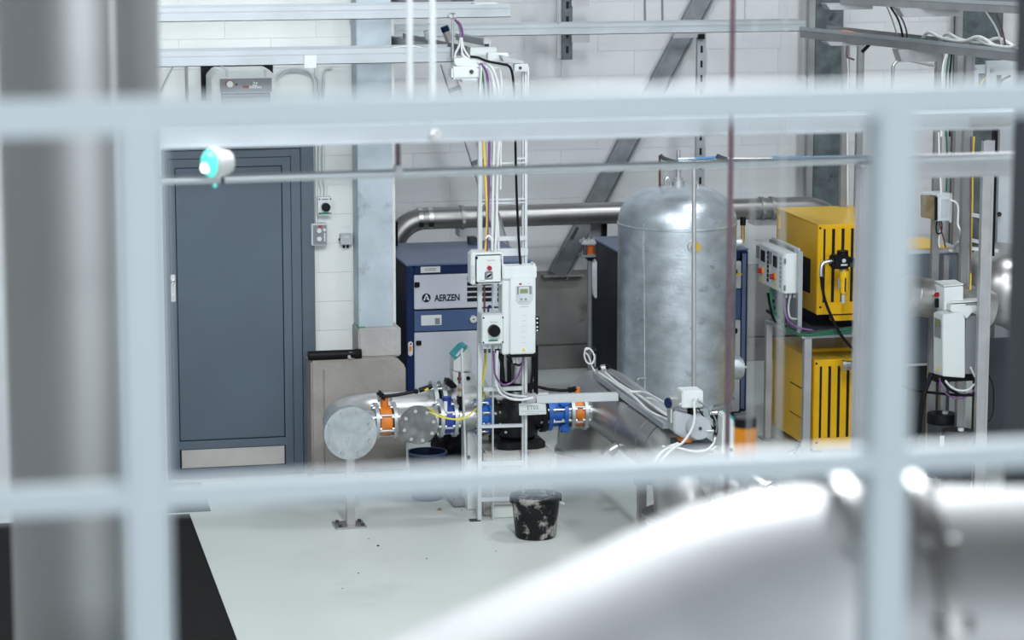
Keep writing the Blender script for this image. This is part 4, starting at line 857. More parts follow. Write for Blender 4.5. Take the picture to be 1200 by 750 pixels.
# slanting channel crossing behind the ladder
Ya = 20.77
sc_ = thing('slanting_channel', P(560, 180, Ya), 'narrow grey channel slanting down behind the white cable ladder', 'channel')
a_, b_ = P(523, 74, Ya), P(600, 322, Ya); dd = (b_ - a_).normalized(); nn_ = V((dd.z, 0, -dd.x))
part(sc_, 'web', MB().bar(a_, b_, 0.075, 0.006, (0, 1, 0)), strut_m)
for s_ in (-1, 1): part(sc_, 'edge_lip', MB().bar(a_ + nn_ * s_ * 0.04, b_ + nn_ * s_ * 0.04, 0.008, 0.05, (0, 1, 0)), trayd_m)
for t_ in (0.12, 0.46, 0.83): c = a_ + (b_ - a_) * t_ + V((0, -0.02, 0)); part(sc_, 'tie_plate', MB().bar(c - nn_ * 0.045, c + nn_ * 0.045, 0.03, 0.03), galvdk_m)

# boxes on the ladder
YX = YLd - 0.13
ib = pbox('isolator_box', 552, 296, 590, 333.5, YX, 0.11, white_m, 'white isolator box with red button hung high on the ladder', 'switch', bevel=0.008)
plate(ib, 'cover', 557.5, 298.5, 588, 331.5, YX, 0.012, white_m, bevel=0.006); plate(ib, 'side_hinge', 552.8, 311, 556.5, 327, YX, 0.008, whited_m, bevel=0.003)
dsc(ib, 'red_button', 573.3, 314, YX - 0.012, 2.7, 0.015, red_m, 'red push button'); k = plate(ib, 'knob_plate', 568.3, 318.5, 577.6, 327.5, YX - 0.012, 0.006, mgrey_m, bevel=0.003); 
p_ = P(573, 323, YX - 0.02); part(ib, 'rotary_knob', MB().bar(p_ + V((-0.014, 0, -0.008)), p_ + V((0.014, 0, 0.008)), 0.016, 0.012, (0, 0, 1)), black_m, 'black rotary knob', bevel=0.003); dsc(ib, 'knob_base', 573, 323, YX - 0.018, 3.0, 0.005, lgrey_m)
plate(ib, 'caption', 571, 304.5, 580, 305.8, YX - 0.012, 0.001, lgrey_m); plate(ib, 'type_label', 562, 328, 568, 329, YX - 0.012, 0.001, lgrey_m)
for x, y in ((558.2, 302), (558.2, 331.3), (586.6, 302), (586, 331.8)): dsc(ib, 'screw', x, y, YX - 0.004, 1.5, 0.012, black_m if x < 570 else whited_m, n=10)
p_ = P(577, 297, YX + 0.05); part(ib, 'cable_gland', MB().cyl(p_, p_ + V((0, 0, 0.02)), 0.012), lgrey_m)
rb2 = pbox('rotary_isolator', 564.5, 367.5, 590.5, 404, YX, 0.11, whited_m, 'white rotary isolator with large black knob hung low on the ladder', 'switch', bevel=0.006)
plate(rb2, 'cover', 565.2, 369.5, 590, 403, YX, 0.008, white_m, bevel=0.004)
dsc(rb2, 'dial', 578.3, 387, YX - 0.008, 8.2, 0.004, white_m, n=32); dsc(rb2, 'knob', 578.3, 387, YX - 0.012, 7.0, 0.035, black_m, 'large black knob', n=32)
p_ = P(578.3, 387, YX - 0.048); part(rb2, 'knob_grip', MB().bar(p_ + V((0, 0, -0.028)), p_ + V((0, 0, 0.028)), 0.014, 0.012, (0, 1, 0)), black_m, bevel=0.004)
plate(rb2, 'label_strip', 572.5, 398, 583.5, 400, YX - 0.008, 0.001, greenl_m); plate(rb2, 'caption', 574, 377, 583, 378, YX - 0.008, 0.001, lgrey_m)
for x, y in ((566.6, 372.5), (589.2, 372), (566.4, 401.5), (589, 400.8)): dsc(rb2, 'screw', x, y, YX - 0.006, 1.0, 0.006, black_m, n=8)
for x in (568.5, 573.5, 581.5, 586.5): p_ = P(x, 404, YX + 0.05); g_ = part(rb2, 'cable_gland', MB().cyl(p_, p_ - V((0, 0, 0.024)), 0.012, n=10), white_m); part(g_, 'gland_nut', MB().cyl(p_ - V((0, 0, 0.024)), p_ - V((0, 0, 0.05)), 0.009, n=6), dgrey_m)
# frequency drive
YV = YLd - 0.17
vd = thing('frequency_drive', P(609, 417, YV), 'tall white frequency drive with small display mounted on the ladder', 'drive')
x0, x1, _, _, z0, z1 = rect(590, 314.5, 629, 416, YV, 0.15); w_ = x1 - x0
part(vd, 'casing', MB().box(x0, x1, YV + 0.03, YV + 0.15, z0, z1), white_m, bevel=0.006)
mid = z1 - (z1 - z0) * 0.13
part(vd, 'top_hood', MB().box(x0 - 0.003, x1 + 0.004, YV + 0.012, YV + 0.13, mid + 0.0, z1 + 0.012), white_m, bevel=0.008)
for xx in (x0, x1 - 0.016): part(vd, 'hood_horn', MB().box(xx, xx + 0.016, YV + 0.03, YV + 0.12, z1, z1 + 0.022), white_m, bevel=0.004)
part(vd, 'front_cover', MB().prism([(x0 + w_ * 0.20, YV, z0 + 0.004), (x1 - w_ * 0.05, YV, z0 + 0.004), (x1 - w_ * 0.05, YV, z1 - 0.06), (x1 - w_ * 0.10, YV, z1 - 0.045), (x0 + w_ * 0.26, YV, z1 - 0.045), (x0 + w_ * 0.20, YV, z1 - 0.07)], (0, 0.04, 0)), white_m, bevel=0.006)
pf = part(vd, 'panel_frame', MB().prism([P(x, y, YV - 0.004) for x, y in ((604.5, 335), (625, 335), (625, 352), (620, 357), (608, 357), (604.5, 353))], (0, 0.01, 0)), whited_m, bevel=0.003)
part(vd, 'panel_recess', MB().box(*rect(606, 335.4, 623, 345, YV - 0.006, 0.004)), mgrey_m); kp = part(vd, 'keypad', MB().box(*rect(608.3, 336.2, 620.4, 353.5, YV - 0.012, 0.012)), whited_m, 'grey keypad', bevel=0.003)
part(kp, 'lcd', MB().box(*rect(609.6, 338.6, 618.6, 343.7, YV - 0.0135, 0.003)), lcd_m, 'green display')
for x in (611, 616): dsc(kp, 'button', x, 350.5, YV - 0.012, 1.3, 0.003, mgrey_m, n=10)
plate(vd, 'maker_mark', 608.3, 332, 611.5, 333.8, YV, 0.001, red_m); plate(vd, 'type_mark', 618.5, 331.8, 621, 332.6, YV, 0.001, lgrey_m); plate(vd, 'caption', 609.5, 359, 619, 360, YV, 0.001, lgrey_m)
for y in (369, 375.4, 381.8, 388, 394.5, 401): part(vd, 'cover_groove', MB().box(*rect(611.3, y, 616.8, y + 0.9, YV - 0.0015, 0.002)), whited_m)
part(vd, 'warning_triangle', MB().prism([P(x, y, YV) for x, y in ((611.3, 411.5), (615.8, 411.5), (613.5, 407.8))], (0, -0.002, 0)), yellowc_m)
part(vd, 'terminal_skirt', MB().box(x0 + w_ * 0.2, x1 + 0.004, YV + 0.02, YV + 0.14, z0 - 0.018, z0 + 0.006), black_m)
cn2 = part(vd, 'side_connector', MB().box(*rect(628.5, 371, 632, 388.5, YV + 0.06, 0.05)), black_m, bevel=0.003)
for y in (373, 378, 383, 387): p_ = P(629.3, y, YV + 0.055); part(cn2, 'connector_screw', MB().cyl(p_, p_ + V((0, -0.008, 0)), 0.006, n=8), white_m)
for x in (602, 606, 616): p_ = P(x, 417, YV + 0.08); part(vd, 'cable_gland', MB().cyl(p_, p_ - V((0, 0, 0.045)), 0.010, n=10), white_m)
# number plate
YS = YLd - 0.06
np2 = thing('pump_sign', P(624, 491, YS), 'small white engraved number plate wired to the ladder under the duct', 'sign')
part(np2, 'plate', MB().prism([P(x, y, YS) for x, y in ((608, 473), (639.5, 472), (640.5, 485.5), (608.8, 487))], (0, 0.006, 0)), white_m, bevel=0.002)
part(np2, 'lettering', MB().text('ET03', 7.2 * mpp(YS), P(617.5, 480.3, YS - 0.001), (0.92, 0, 0)), inkg_m)
sp_ = MB(); R = random.Random(4)
for yy, xa, xb in ((481.6, 611, 638), (484, 617, 631)):
    x = xa
    while x < xb: l_ = R.uniform(0.7, 1.3); sp_.box(*rect(x, yy, x + l_, yy + 1.0, YS - 0.001, 0.0015)); x += l_ + 0.5
part(np2, 'small_print', sp_, lgrey_m, kind='stuff')

# cables on the ladder
def cable(px, r, m, label, Y=None, name='cable', group=None, n=7):
    pts = [P(q[0], q[1], (q[2] if len(q) > 2 else Y)) for q in px]
    return one(name, MB().tube(pts, r * mpp(pts[0].y), n), m, label, 'cable', group)
Yc = YLd - 0.06
cable([(541, 62), (546, 68), (560, 72), (571, 74), (580, 86), (585, 110), (585.5, 150), (583, 200), (582, 260), (580, 300)], 1.6, whitec_m, 'white ladder cable in the outer bend of the bundle', Yc)
cable([(545, 68), (556, 71), (566, 74), (575, 84), (579, 104), (579.5, 150), (578, 210), (577, 270), (576.5, 296)], 1.6, whitec_m, 'white ladder cable in the middle of the bundle', Yc + 0.02)
cable([(560, 72), (570, 76), (578, 92), (581.8, 120), (582, 160), (581, 230), (584, 275), (584, 330)], 1.5, whitec_m, 'white ladder cable passing behind the isolator box', Yc + 0.05)
cable([(562, 72), (575, 72), (583, 76), (587, 88), (587.5, 112), (587, 160), (586.5, 222)], 1.2, whitec_m, 'white ladder cable nearest the black cable', Yc + 0.03)
cable([(561, 73), (564, 80), (562, 110), (563, 116)], 1.3, whitec_m, 'short white cable end dropping by the ladder head', Yc)
cable([(617, 77), (619, 82), (618.5, 112)], 1.0, whitec_m, 'thin white cable hanging at the outer end of the ladder head', Yc)
cable([(562, 74), (569, 82), (572, 100), (573.5, 150), (573, 210), (571.5, 260), (570.5, 296)], 1.5, purple_m, 'purple ladder cable beside the yellow one', Yc)
cable([(566.5, 158), (568.5, 200), (570.8, 250), (569.8, 280), (568.2, 300)], 1.3, yellowc_m, 'yellow ladder cable running down to the isolator box', Yc)
cable([(565, 82), (567, 100), (568, 118)], 1.0, green_m, 'green wire among the white cables at the ladder head', Yc)
cable([(551, 66.5), (560, 67.5), (572, 72), (588, 75), (597, 78), (601, 90), (603, 120), (604.5, 190), (606, 240), (608.5, 290), (610, 312)], 1.5, black_m, 'black cable sweeping over the ladder head and down to the drive', Yc - 0.02)
cable([(569, 279.5), (573, 276.5), (576.5, 282), (577, 294)], 1.3, whitec_m, 'short white loop entering the isolator box from above', Yc - 0.04)
cable([(567.5, 333), (567.8, 350), (567.6, 366)], 1.2, copper_m, 'brown cable between the isolator box and the rotary isolator', Yc)
cable([(572, 368), (572.5, 360), (575, 358)], 1.3, navy_m, 'short blue cable entering the rotary isolator', Yc)
cable([(568.5, 410), (568, 425), (565.5, 440), (566.5, 455), (568, 462), (564, 472), (555, 482), (545, 488.5), (532, 491), (519, 488), (508, 482), (501, 478)], 0.9, yellowc_m, 'yellow and green wire drooping to the front pipe, the upper of the pair', 17.38)
cable([(570, 410), (569.5, 428), (566.8, 444), (565.5, 456), (567, 464), (562, 474), (551, 486), (540, 491.5), (527, 491), (514, 488), (503, 482.5)], 0.9, ygreen_m, 'yellow and green wire drooping to the front pipe, the lower of the pair', 17.36)
cable([(578.5, 411), (579, 425), (580, 438), (585, 447), (591, 451), (600, 448), (607, 440), (612, 428), (614, 418)], 1.2, purple_m, 'purple cable hanging in a loop from the drive to the rotary isolator', 17.2)
cable([(583, 411), (582, 430), (582, 450), (587, 461), (598, 467), (612, 468.5), (625, 466)], 1.5, whitec_m, 'pale cable looping below the ladder rung into the duct', 17.22)
cable([(586, 411), (584.5, 430), (584, 448), (590, 459), (602, 463.5), (618, 465)], 1.5, whited_m, 'greyish cable looping below the ladder rung into the duct', 17.25)
cable([(582, 409), (586, 418), (589, 430), (590, 445)], 2.2, black_m, 'thick black cable dropping behind the rotary isolator', 17.24)
cable([(594, 417), (600, 424), (608, 428), (614, 424)], 1.4, black_m, 'short black cable loop under the drive', 17.24)
cable([(625, 417), (624.5, 435), (622, 456), (624, 470)], 1.8, black_m, 'black cable dropping from the drive to the pump', 17.30)
# ladder head: junction boxes and arm
YJ = YLd - 0.05
jb = pbox('lamp_bracket_box', 529.5, 78, 561, 93, YJ - 0.06, 0.13, white_m, 'white sloped emergency light under the ladder head', 'lamp', bevel=0.012)
part(jb, 'lens', MB().box(*rect(541, 91, 560, 96.5, YJ - 0.05, 0.10)), whited_m, 'grey lens', bevel=0.008); dsc(jb, 'plug', 552.3, 84, YJ - 0.06, 2.4, 0.01, dgrey_m)
ar = thing('ladder_head_arm', P(590, 76, YJ), 'pale bracket arm across the top of the ladder', 'bracket')
part(ar, 'plate', MB().prism([P(x, y, YJ - 0.02) for x, y in ((532, 69), (545, 67), (556, 70), (562, 78), (558, 80), (534, 77))], (0, 0.06, 0)), white_m, bevel=0.004)
part(ar, 'bar', MB().box(*rect(561, 75, 598, 80, YJ, 0.05)), ladder_m); part(ar, 'bent_cap', MB().prism([P(x, y, YJ) for x, y in ((588, 65.5), (592, 66), (614, 71.5), (614, 75), (590, 72))], (0, 0.09, 0)), strut_m)
part(ar, 'end_plate', MB().box(*rect(603, 75, 619, 84, YJ - 0.01, 0.05)), ladder_m, bevel=0.004); dsc(ar, 'end_bolt', 609.5, 79.5, YJ - 0.01, 1.8, 0.012, dgrey_m, n=8)
one('splice_box', MB().box(*rect(551, 55.5, 582, 65, 17.80, 0.1)), white_m, 'flat white splice box over the ladder head, the lower one', 'box', bevel=0.004)
one('splice_box', MB().box(*rect(572, 62, 596, 71, 17.37, 0.06)), white_m, 'narrow white splice box beside the black cable on the ladder head', 'box', bevel=0.004)
oa = thing('outrigger_arm', P(560, 48, 18.2), 'grey strut arm reaching forward from the long rear tray', 'bracket')
part(oa, 'arm', MB().bar(P(538, 43, 19.44), P(571, 49.5, 17.9), 0.045, 0.045), strut_m); part(oa, 'end_cap', MB().box(*rect(567, 44.5, 576, 51.5, 17.86, 0.05)), white_m, bevel=0.003); part(oa, 'pin', MB().cyl(P(570.5, 57, 17.88), P(570.5, 51, 17.88), 0.014), dgrey_m)
cable([(533, 23), (539, 28), (542, 38), (541, 50), (540, 60), (539, 65)], 1.3, purple_m, 'purple cable dropping between the trays above the ladder head', 17.40)
cable([(534, 24), (538, 30), (539.5, 42), (538, 54), (535, 65)], 1.3, mgrey_m, 'dark grey cable dropping between the trays above the ladder head', 17.42)
cable([(541, 44), (542, 52), (545, 60), (550, 67)], 1.3, whitec_m, 'white cable fanning out above the ladder head, on the drive side', 17.38)
cable([(540, 44), (538, 54), (534, 62), (533, 68)], 1.3, whitec_m, 'white cable fanning out above the ladder head, on the door side', 17.38)
cable([(541, 46), (541, 56), (542, 64), (544, 68)], 1.2, whitec_m, 'white cable fanning out above the ladder head, in the middle', 17.36)
# small frame with a pale panel behind the ladder
ps3 = thing('pale_cabinet', P(557, 558, 17.62), 'narrow pale cabinet standing behind the foot of the ladder', 'cabinet')
q = rect(548, 506, 563, 562, 17.62, 0.2); part(ps3, 'body', MB().box(q[0], q[1], q[2], q[3], 0, q[5]), white_m, bevel=0.006); dsc(ps3, 'lock', 548.5, 536, 17.62, 2.6, 0.01, black_m)
one('thin_upright', MB().bar(P(541, 410, 17.5), P(546.2, 566, 17.5), 2.2 * mpp(17.5), 0.02, (0, 1, 0)), ladder_m, 'thin white leaning upright between the flow meter and the ladder', 'post')

# ================================================================== valve actuator on the header pipe
YAc = 15.90
ac = thing('valve_actuator', P(812, 525, YAc), 'grey motor actuator with white terminal box on the near end of the header pipe', 'actuator')
part(ac, 'gear_case', MB().prism([P(x, y, YAc) for x, y in ((789.5, 481), (812, 487), (818, 517), (806, 517), (790, 507))], (0, 0.16, 0)), lgrey_m, 'grey gear case', bevel=0.008)
mc = P(820.5, 502, YAc - 0.06); part(ac, 'motor', MB().cyl(mc + V((-0.01, 0.22, 0)), mc, 0.070, n=32), lgrey_m, 'round motor', bevel=0.006); part(ac, 'motor_hub', MB().cyl(mc, mc + V((0, -0.008, 0)), 0.010, n=10), dgrey_m)
tb = part(ac, 'terminal_box', MB().box(*rect(799.5, 458, 824, 478, YAc - 0.03, 0.13)), white_m, 'white terminal box', bevel=0.006)
part(tb, 'box_stem', MB().cyl(P(811, 490, YAc + 0.04), P(811, 477, YAc + 0.04), 0.028), black_m)
for x, y in ((813, 468.5), (819, 468.5)): dsc(tb, 'gland', x, y, YAc - 0.03, 2.4, 0.025, whited_m)
gg = P(786.5, 471.5, YAc + 0.02); gau = part(ac, 'gauge', MB().cyl(gg + V((-0.022, -0.015, 0)), gg + V((0.03, 0.01, 0)), 0.037), steel_m, 'round steel gauge'); part(gau, 'gauge_stem', MB().cyl(gg, gg - V((0, 0, 0.12)), 0.014), steel_m)
part(gau, 'gauge_face', MB().cyl(gg + V((-0.024, -0.016, 0)), gg + V((-0.026, -0.017, 0)), 0.03), navy_m)
part(ac, 'orange_gasket', MB().box(*rect(799, 515, 812, 522, YAc - 0.02, 0.12)), orange_m, 'orange gasket', bevel=0.01); part(ac, 'mount_plate', MB().box(*rect(795, 519, 836, 526, YAc - 0.04, 0.18)), dgrey_m, bevel=0.004)
for x, y in ((834, 505), (838, 484)): p_ = P(x, y, YAc - 0.05); part(ac, 'plug', MB().cyl(p_ + V((-0.035, 0, 0)), p_ + V((0.012, 0, 0)), 0.012), steel_m)
YB_ = YAc - 0.06
cable([(813, 470), (814, 485), (812.5, 498), (806, 511), (797, 521), (786, 525), (776, 523)], 1.5, whitec_m, 'white cable looping down from the terminal box of the actuator', YB_ - 0.04)
cable([(838.5, 512), (836, 520), (828, 527), (815, 529), (800, 526), (788, 523)], 1.5, whitec_m, 'white cable sagging below the motor of the actuator', YB_ - 0.03)
cable([(819, 470), (829, 478), (837, 488), (840, 498), (839, 507)], 0.9, mgrey_m, 'thin grey cable curving from the terminal box round the motor', YB_)
cable([(818, 478), (824, 487), (832, 497), (838, 506)], 0.8, black_m, 'thin black cable slanting behind the motor to its plug', YB_ + 0.03)
cable([(738, 459, 17.0), (755, 460, 16.9), (770, 467, 16.4), (784, 474, 15.95), (800, 473, 15.9)], 1.5, whitec_m, 'white cable arching from the header tray to the actuator gauge')
cable([(795, 519), (784, 524), (773, 532), (766, 544), (763, 556)], 1.4, whitec_m, 'white cable drooping over the near bend, nearest the pump', 15.72)
cable([(797, 520), (787, 527), (778, 536), (771, 548), (768, 558)], 1.4, whitec_m, 'white cable drooping over the near bend, farthest from the pump', 15.70)
cable([(791, 520), (780, 524), (771, 531), (763, 543), (760.5, 556)], 1.0, strut_m, 'grey cable drooping over the near bend beside the white ones', 15.74)
cable([(832, 528, 15.72), (838, 524, 15.72), (845, 522, 16.1)], 1.4, whitec_m, 'short white cable reaching the pale sensor beside the beacon')
for i, (x, y) in enumerate(((838, 487), (841, 505))): one('black_plug', MB().box(*rect(x - 3.5, y - 5, x + 3.5, y + 5, YAc - 0.05, 0.05)), black_m, ('black plug above the motor of the actuator', 'black plug beside the motor of the actuator')[i], 'connector', bevel=0.008)
hk = [(700, 431), (695, 424), (690, 418), (685.5, 412), (687, 408), (692.5, 410), (696.5, 418), (694, 426), (688, 425), (684.8, 417), (686, 410.5), (690.5, 408.5)]
cable([(x, y, 18.0 - i * 0.004) for i, (x, y) in enumerate([(701, 439), (694.5, 431)] + hk[2:])], 1.1, whitec_m, 'white cable coiled in loops at the far end of the header tray')
tv = thing('transmitter', P(704, 436, 18.0), 'small steel transmitter with black plug at the far end of the header tray', 'sensor')
part(tv, 'body', MB().cyl(P(704, 431.5, 17.98), P(709, 430.5, 17.98), 0.02), steel_m); part(tv, 'plug', MB().cyl(P(707, 436, 18.02), P(711, 427, 18.02), 0.024), black_m); part(tv, 'stem', MB().cyl(P(703, 437, 18.0), P(703, 431, 18.0), 0.014), black_m); part(tv, 'cap', MB().cyl(P(695, 412, 18.03), P(699, 409, 18.03), 0.022), black_m); part(tv, 'rod', MB().cyl(P(697, 430, 18.02), P(697, 415, 18.02), 0.008), trayd_m)

# pale sensor next to the beacon
ys = 15.75
fs = thing('level_sensor', P(852, 530, ys), 'pale sensor head with teal edge on the cross pipe behind the orange beacon', 'meter')
part(fs, 'body', MB().prism([P(x, y, ys) for x, y in ((846, 532), (847.5, 488), (850, 485.5), (855, 486), (872, 505), (872, 532))], (0, 0.12, 0)), white_m, bevel=0.006)
part(fs, 'teal_edge', MB().prism([P(x, y, ys - 0.004) for x, y in ((853, 485.5), (856, 485.5), (871, 502), (869, 503.5))], (0, 0.128, 0)), teal_m, 'teal cover edge'); dsc(fs, 'plug', 856.5, 527, ys, 2.2, 0.01, black_m)

# ================================================================== buckets and bag
cb2 = ZP(632, 633, 0); ob = V((cb2.x, cb2.y + 0.10, 0)); rt, rbm, hb = 29.6 * mpp(ob.y), 24.0 * mpp(ob.y), 0.262
bk = thing('mortar_bucket', ob, 'black bucket smeared with pale mortar in the middle of the floor', 'bucket')
part(bk, 'shell', MB().lathe([(0, 0.004), (rbm - 0.01, 0), (rbm, 0.008), (rt - 0.006, hb - 0.03), (rt - 0.004, hb - 0.02), (rt, hb - 0.018), (rt, hb), (rt - 0.008, hb), (rt - 0.014, hb - 0.04), (rbm - 0.004, 0.02)], ob, n=48), grime_m)
part(bk, 'contents', MB().lathe([(rt - 0.012, hb - 0.035), (rt * 0.7, hb - 0.02), (rt * 0.3, hb - 0.028), (0, hb - 0.018)], ob, n=48), scum_m, 'crusted dark contents')
for s_ in (-1, 1): part(bk, 'handle_ear', MB().box(ob.x + s_ * rt - 0.007, ob.x + s_ * rt + 0.007, ob.y - 0.02, ob.y + 0.02, hb - 0.045, hb + 0.002), grime_m, bevel=0.004)
p_ = P(660, 590, ob.y - 0.05); part(bk, 'rivet', MB().cyl(p_ + V((-0.02, 0.02, 0)), p_ + V((0.004, -0.004, 0)), 0.008, n=10), white_m)
part(bk, 'wire_handle', MB().tube([(ob.x + rt, ob.y, hb - 0.02), (ob.x + rt * 0.9, ob.y + rt * 0.55, hb - 0.005), (ob.x + rt * 0.3, ob.y + rt * 0.98, hb + 0.004), (ob.x - rt * 0.4, ob.y + rt * 0.95, hb + 0.004), (ob.x - rt * 0.92, ob.y + rt * 0.5, hb - 0.005), (ob.x - rt, ob.y, hb - 0.02)], 0.0035), steel_m)
Yk = 18.0; o2 = V((P(500.5, 540, Yk).x, Yk, 0)); r2t, r2b = 22.8 * mpp(Yk), 18.5 * mpp(Yk); h2 = P(500, 529, Yk).z
b2_ = thing('blue_bucket', o2, 'dirty dark blue bucket under the small blank flange', 'bucket')
part(b2_, 'shell', MB().lathe([(0, 0.004), (r2b - 0.01, 0), (r2b, 0.008), (r2t - 0.006, h2 - 0.02), (r2t, h2 - 0.018), (r2t, h2), (r2t - 0.008, h2), (r2t - 0.014, h2 - 0.04), (r2b - 0.006, 0.02), (0, 0.02)], o2, n=40), blueb_m)
part(b2_, 'rim', MB().lathe([(r2t - 0.002, h2 - 0.012), (r2t + 0.006, h2 - 0.010), (r2t + 0.006, h2 + 0.002), (r2t - 0.006, h2 + 0.002)], o2, n=40), band_m, 'blue rim')
one('white_stick', MB().cyl(P(477.5, 550, 17.95), P(477, 521, 17.95), 0.007).cyl(P(477.5, 563, 17.95), P(477.5, 549, 17.95), 0.006), white_m, 'thin white stick standing at the side of the blue bucket', 'stick')
bgm = MB(); Rn_ = random.Random(7); vs = []; nu, nv = 30, 16
cxb, cyb = P(532, 530, 18.35).x, 18.36; rxb = 32 * mpp(18.35)
for j in range(nv + 1):
    t = j / nv; hh = 0.46 * t
    for i in range(nu):
        a = 2 * math.pi * i / nu; rr_ = (math.cos(t * 1.45) ** 0.6) * (1 + 0.10 * math.sin(a * 7 + t * 9) + 0.07 * math.sin(a * 13 - t * 17) + Rn_.uniform(-0.04, 0.04))
        vs.append((cxb + rxb * rr_ * math.cos(a), cyb + 0.2 * rr_ * math.sin(a), hh + (0.015 * math.sin(a * 5 + 3 * t) if 0 < j else 0)))
fs_ = [(j*nu+i, j*nu+(i+1) % nu, (j+1)*nu+(i+1) % nu, (j+1)*nu+i) for j in range(nv) for i in range(nu)] + [[nv*nu+i for i in range(nu)], list(range(nu))[::-1]]
bgm.add(vs, fs_); one('rubbish_bag', bgm, blackp_m, 'crumpled black rubbish bag on the floor behind the blue bucket', 'bag')
one('mop_cloth', MB().box(P(528, 560, 17.8).x, P(546, 560, 17.8).x, 17.7, 18.1, 0, 0.05), mgrey_m, 'dark flat box on the floor in front of the black rubbish bag', 'box', bevel=0.01)
# crumbs on the floor
for i, (x, y) in enumerate(((443, 640), (432, 632), (500, 655), (420, 672), (515, 598), (541, 598), (581, 646), (401, 690))):
    p_ = ZP(x, y, 0); r_ = (0.008, 0.004, 0.005, 0.005, 0.013, 0.004, 0.004, 0.004)[i]
    one('floor_crumb', MB().lathe([(0, 0), (r_, 0), (r_ * 1.1, r_ * 0.5), (r_ * 0.5, r_), (0, r_)], p_, n=7), brass_m if i == 4 else dgrey_m, ('dark crumb on the pale floor, the largest near the pipe stand', 'tiny dark crumb just beside the largest crumb', 'tiny dark crumb alone on the open floor before the bucket', 'tiny dark crumb on the open floor before the pipe stand', 'brownish leaf scrap on the pale floor between stand and ladder', 'tiny dark crumb just beside the brownish leaf scrap', 'tiny dark crumb before the foot of the ladder, beside the bucket', 'tiny dark crumb closest to the viewer on the pale floor')[i], 'crumb', 'crumbs on the floor')
# ================================================================== yellow compressors on their rack
YY = 18.75
def yellow_unit(label, x0p, y0p, y1p, ypix, slots, sy0, sy1, dep, lidlab):
    X0 = P(x0p, (y0p + y1p) / 2, YY).x; X1 = X0 + 0.56
    z1, z0 = P(x0p, y0p, YY).z, P(x0p, y1p, YY).z
    t = thing('compressor_unit', ((X0 + X1) / 2, YY + dep / 2, z0), label, 'compressor')
    part(t, 'casing', MB().box(X0, X1, YY + 0.012, YY + dep, z0, z1 - 0.004), yellow_m, bevel=0.006)
    part(t, 'lid', MB().box(X0 - 0.002, X1 + 0.002, YY, YY + dep, z1 - 0.006, z1), yellowl_m, bevel=0.002)
    fr = part(t, 'front_panel', frame(MB(), X0, X1, YY, YY + 0.013, z0, z1 - 0.006, 0.04, 0.04, z1 - 0.006 - P(x0p, sy0, YY).z, P(x0p, sy1, YY).z - z0), yellow_m, bevel=0.002)
    part(t, 'dark_inside', MB().box(X0 + 0.03, X1 - 0.03, YY + 0.006, YY + 0.0125, P(x0p, sy1, YY).z, P(x0p, sy0, YY).z), gap_m)
    zA, zB = P(x0p, sy1, YY).z, P(x0p, sy0, YY).z; m_ = mpp(YY); e = X0 + 0.04
    step, gap = slots[:2]
    xx = X0 + (slots[2] - x0p) * m_
    prev = e
    while xx < X1 - 0.06:
        if xx - prev > 0.004: part(fr, 'slat', MB().box(prev, xx, YY, YY + 0.012, zA, zB), yellow_m, bevel=0.001)
        prev = xx + gap * m_; xx += step * m_
    part(fr, 'slat', MB().box(prev, X1 - 0.04, YY, YY + 0.012, zA, zB), yellow_m)
    for yy in (y0p + 4, y1p - 9): p_ = P(x0p + 3.2, yy, YY); part(fr, 'bolt', MB().cyl(p_, p_ + V((0, -0.004, 0)), 0.008, n=8), black_m)
    return t, X0, X1, z0, z1
cu, X0, X1, zu0_, zu1_ = yellow_unit('yellow slotted compressor unit on top of the rack', 958, 263.4, 369, 0, (11.9, 4.0, 963.6), 268.8, 355, ZP(913, 243.3, P(958, 263.4, YY).z).y - YY, '')
part(cu, 'rail_foot', MB().box(X0 + 0.12, X1 - 0.05, YY + 0.02, YY + 0.09, zu0_ - 0.05, zu0_ - 0.012), yellow_m); part(cu, 'hinge', MB().box(X0 - 0.012, X0, YY + 0.84, YY + 0.88, zu1_ - 0.14, zu1_ - 0.05), yellowl_m)
part(cu, 'side_vent', MB().box(X0 - 0.001, X0 + 0.01, YY + 0.15, YY + 0.36, zu1_ - 0.50, zu1_ - 0.26), gap_m)
cl_, Xl0, Xl1, zl0_, zl1_ = yellow_unit('yellow slotted compressor unit standing on the floor under the rack', 953.6, 422, 528, 0, (11.6, 3.8, 959.8), 430, 514, 0.62, '')
zc_ = zl1_ ; part(cl_, 'tall_side', MB().box(Xl0 - 0.045, Xl0 - 0.004, YY + 0.05, YY + 0.80, zl0_ + 0.03, P(912, 397, 19.5).z), yellow_m, 'yellow side cover', bevel=0.004)
part(cl_, 'rear_hood', MB().box(Xl0 - 0.004, Xl1, YY + 0.3, YY + 0.80, zl0_ + 0.03, P(912, 397, 19.5).z), yellow_m, bevel=0.004)
zh = P(930, 480, YY + 0.3).z; hx_ = Xl0 - 0.046
part(cl_, 'hatch_gap', MB().box(hx_ - 0.0015, hx_, YY + 0.112, YY + 0.388, P(930, 487, 18.95).z - 0.008, P(930, 454, 18.95).z + 0.008), gap_m); part(cl_, 'side_hatch', MB().box(hx_ - 0.004, hx_, YY + 0.12, YY + 0.38, P(930, 487, 18.95).z, P(930, 454, 18.95).z), yellow_m, bevel=0.001)
for yy in (0.05, 0.72):
    for xx in (Xl0 + 0.05, Xl1 - 0.05): part(cl_, 'foot', MB().box(xx - 0.03, xx + 0.03, YY + yy, YY + yy + 0.07, 0, zl0_ + 0.03), dgrey_m)
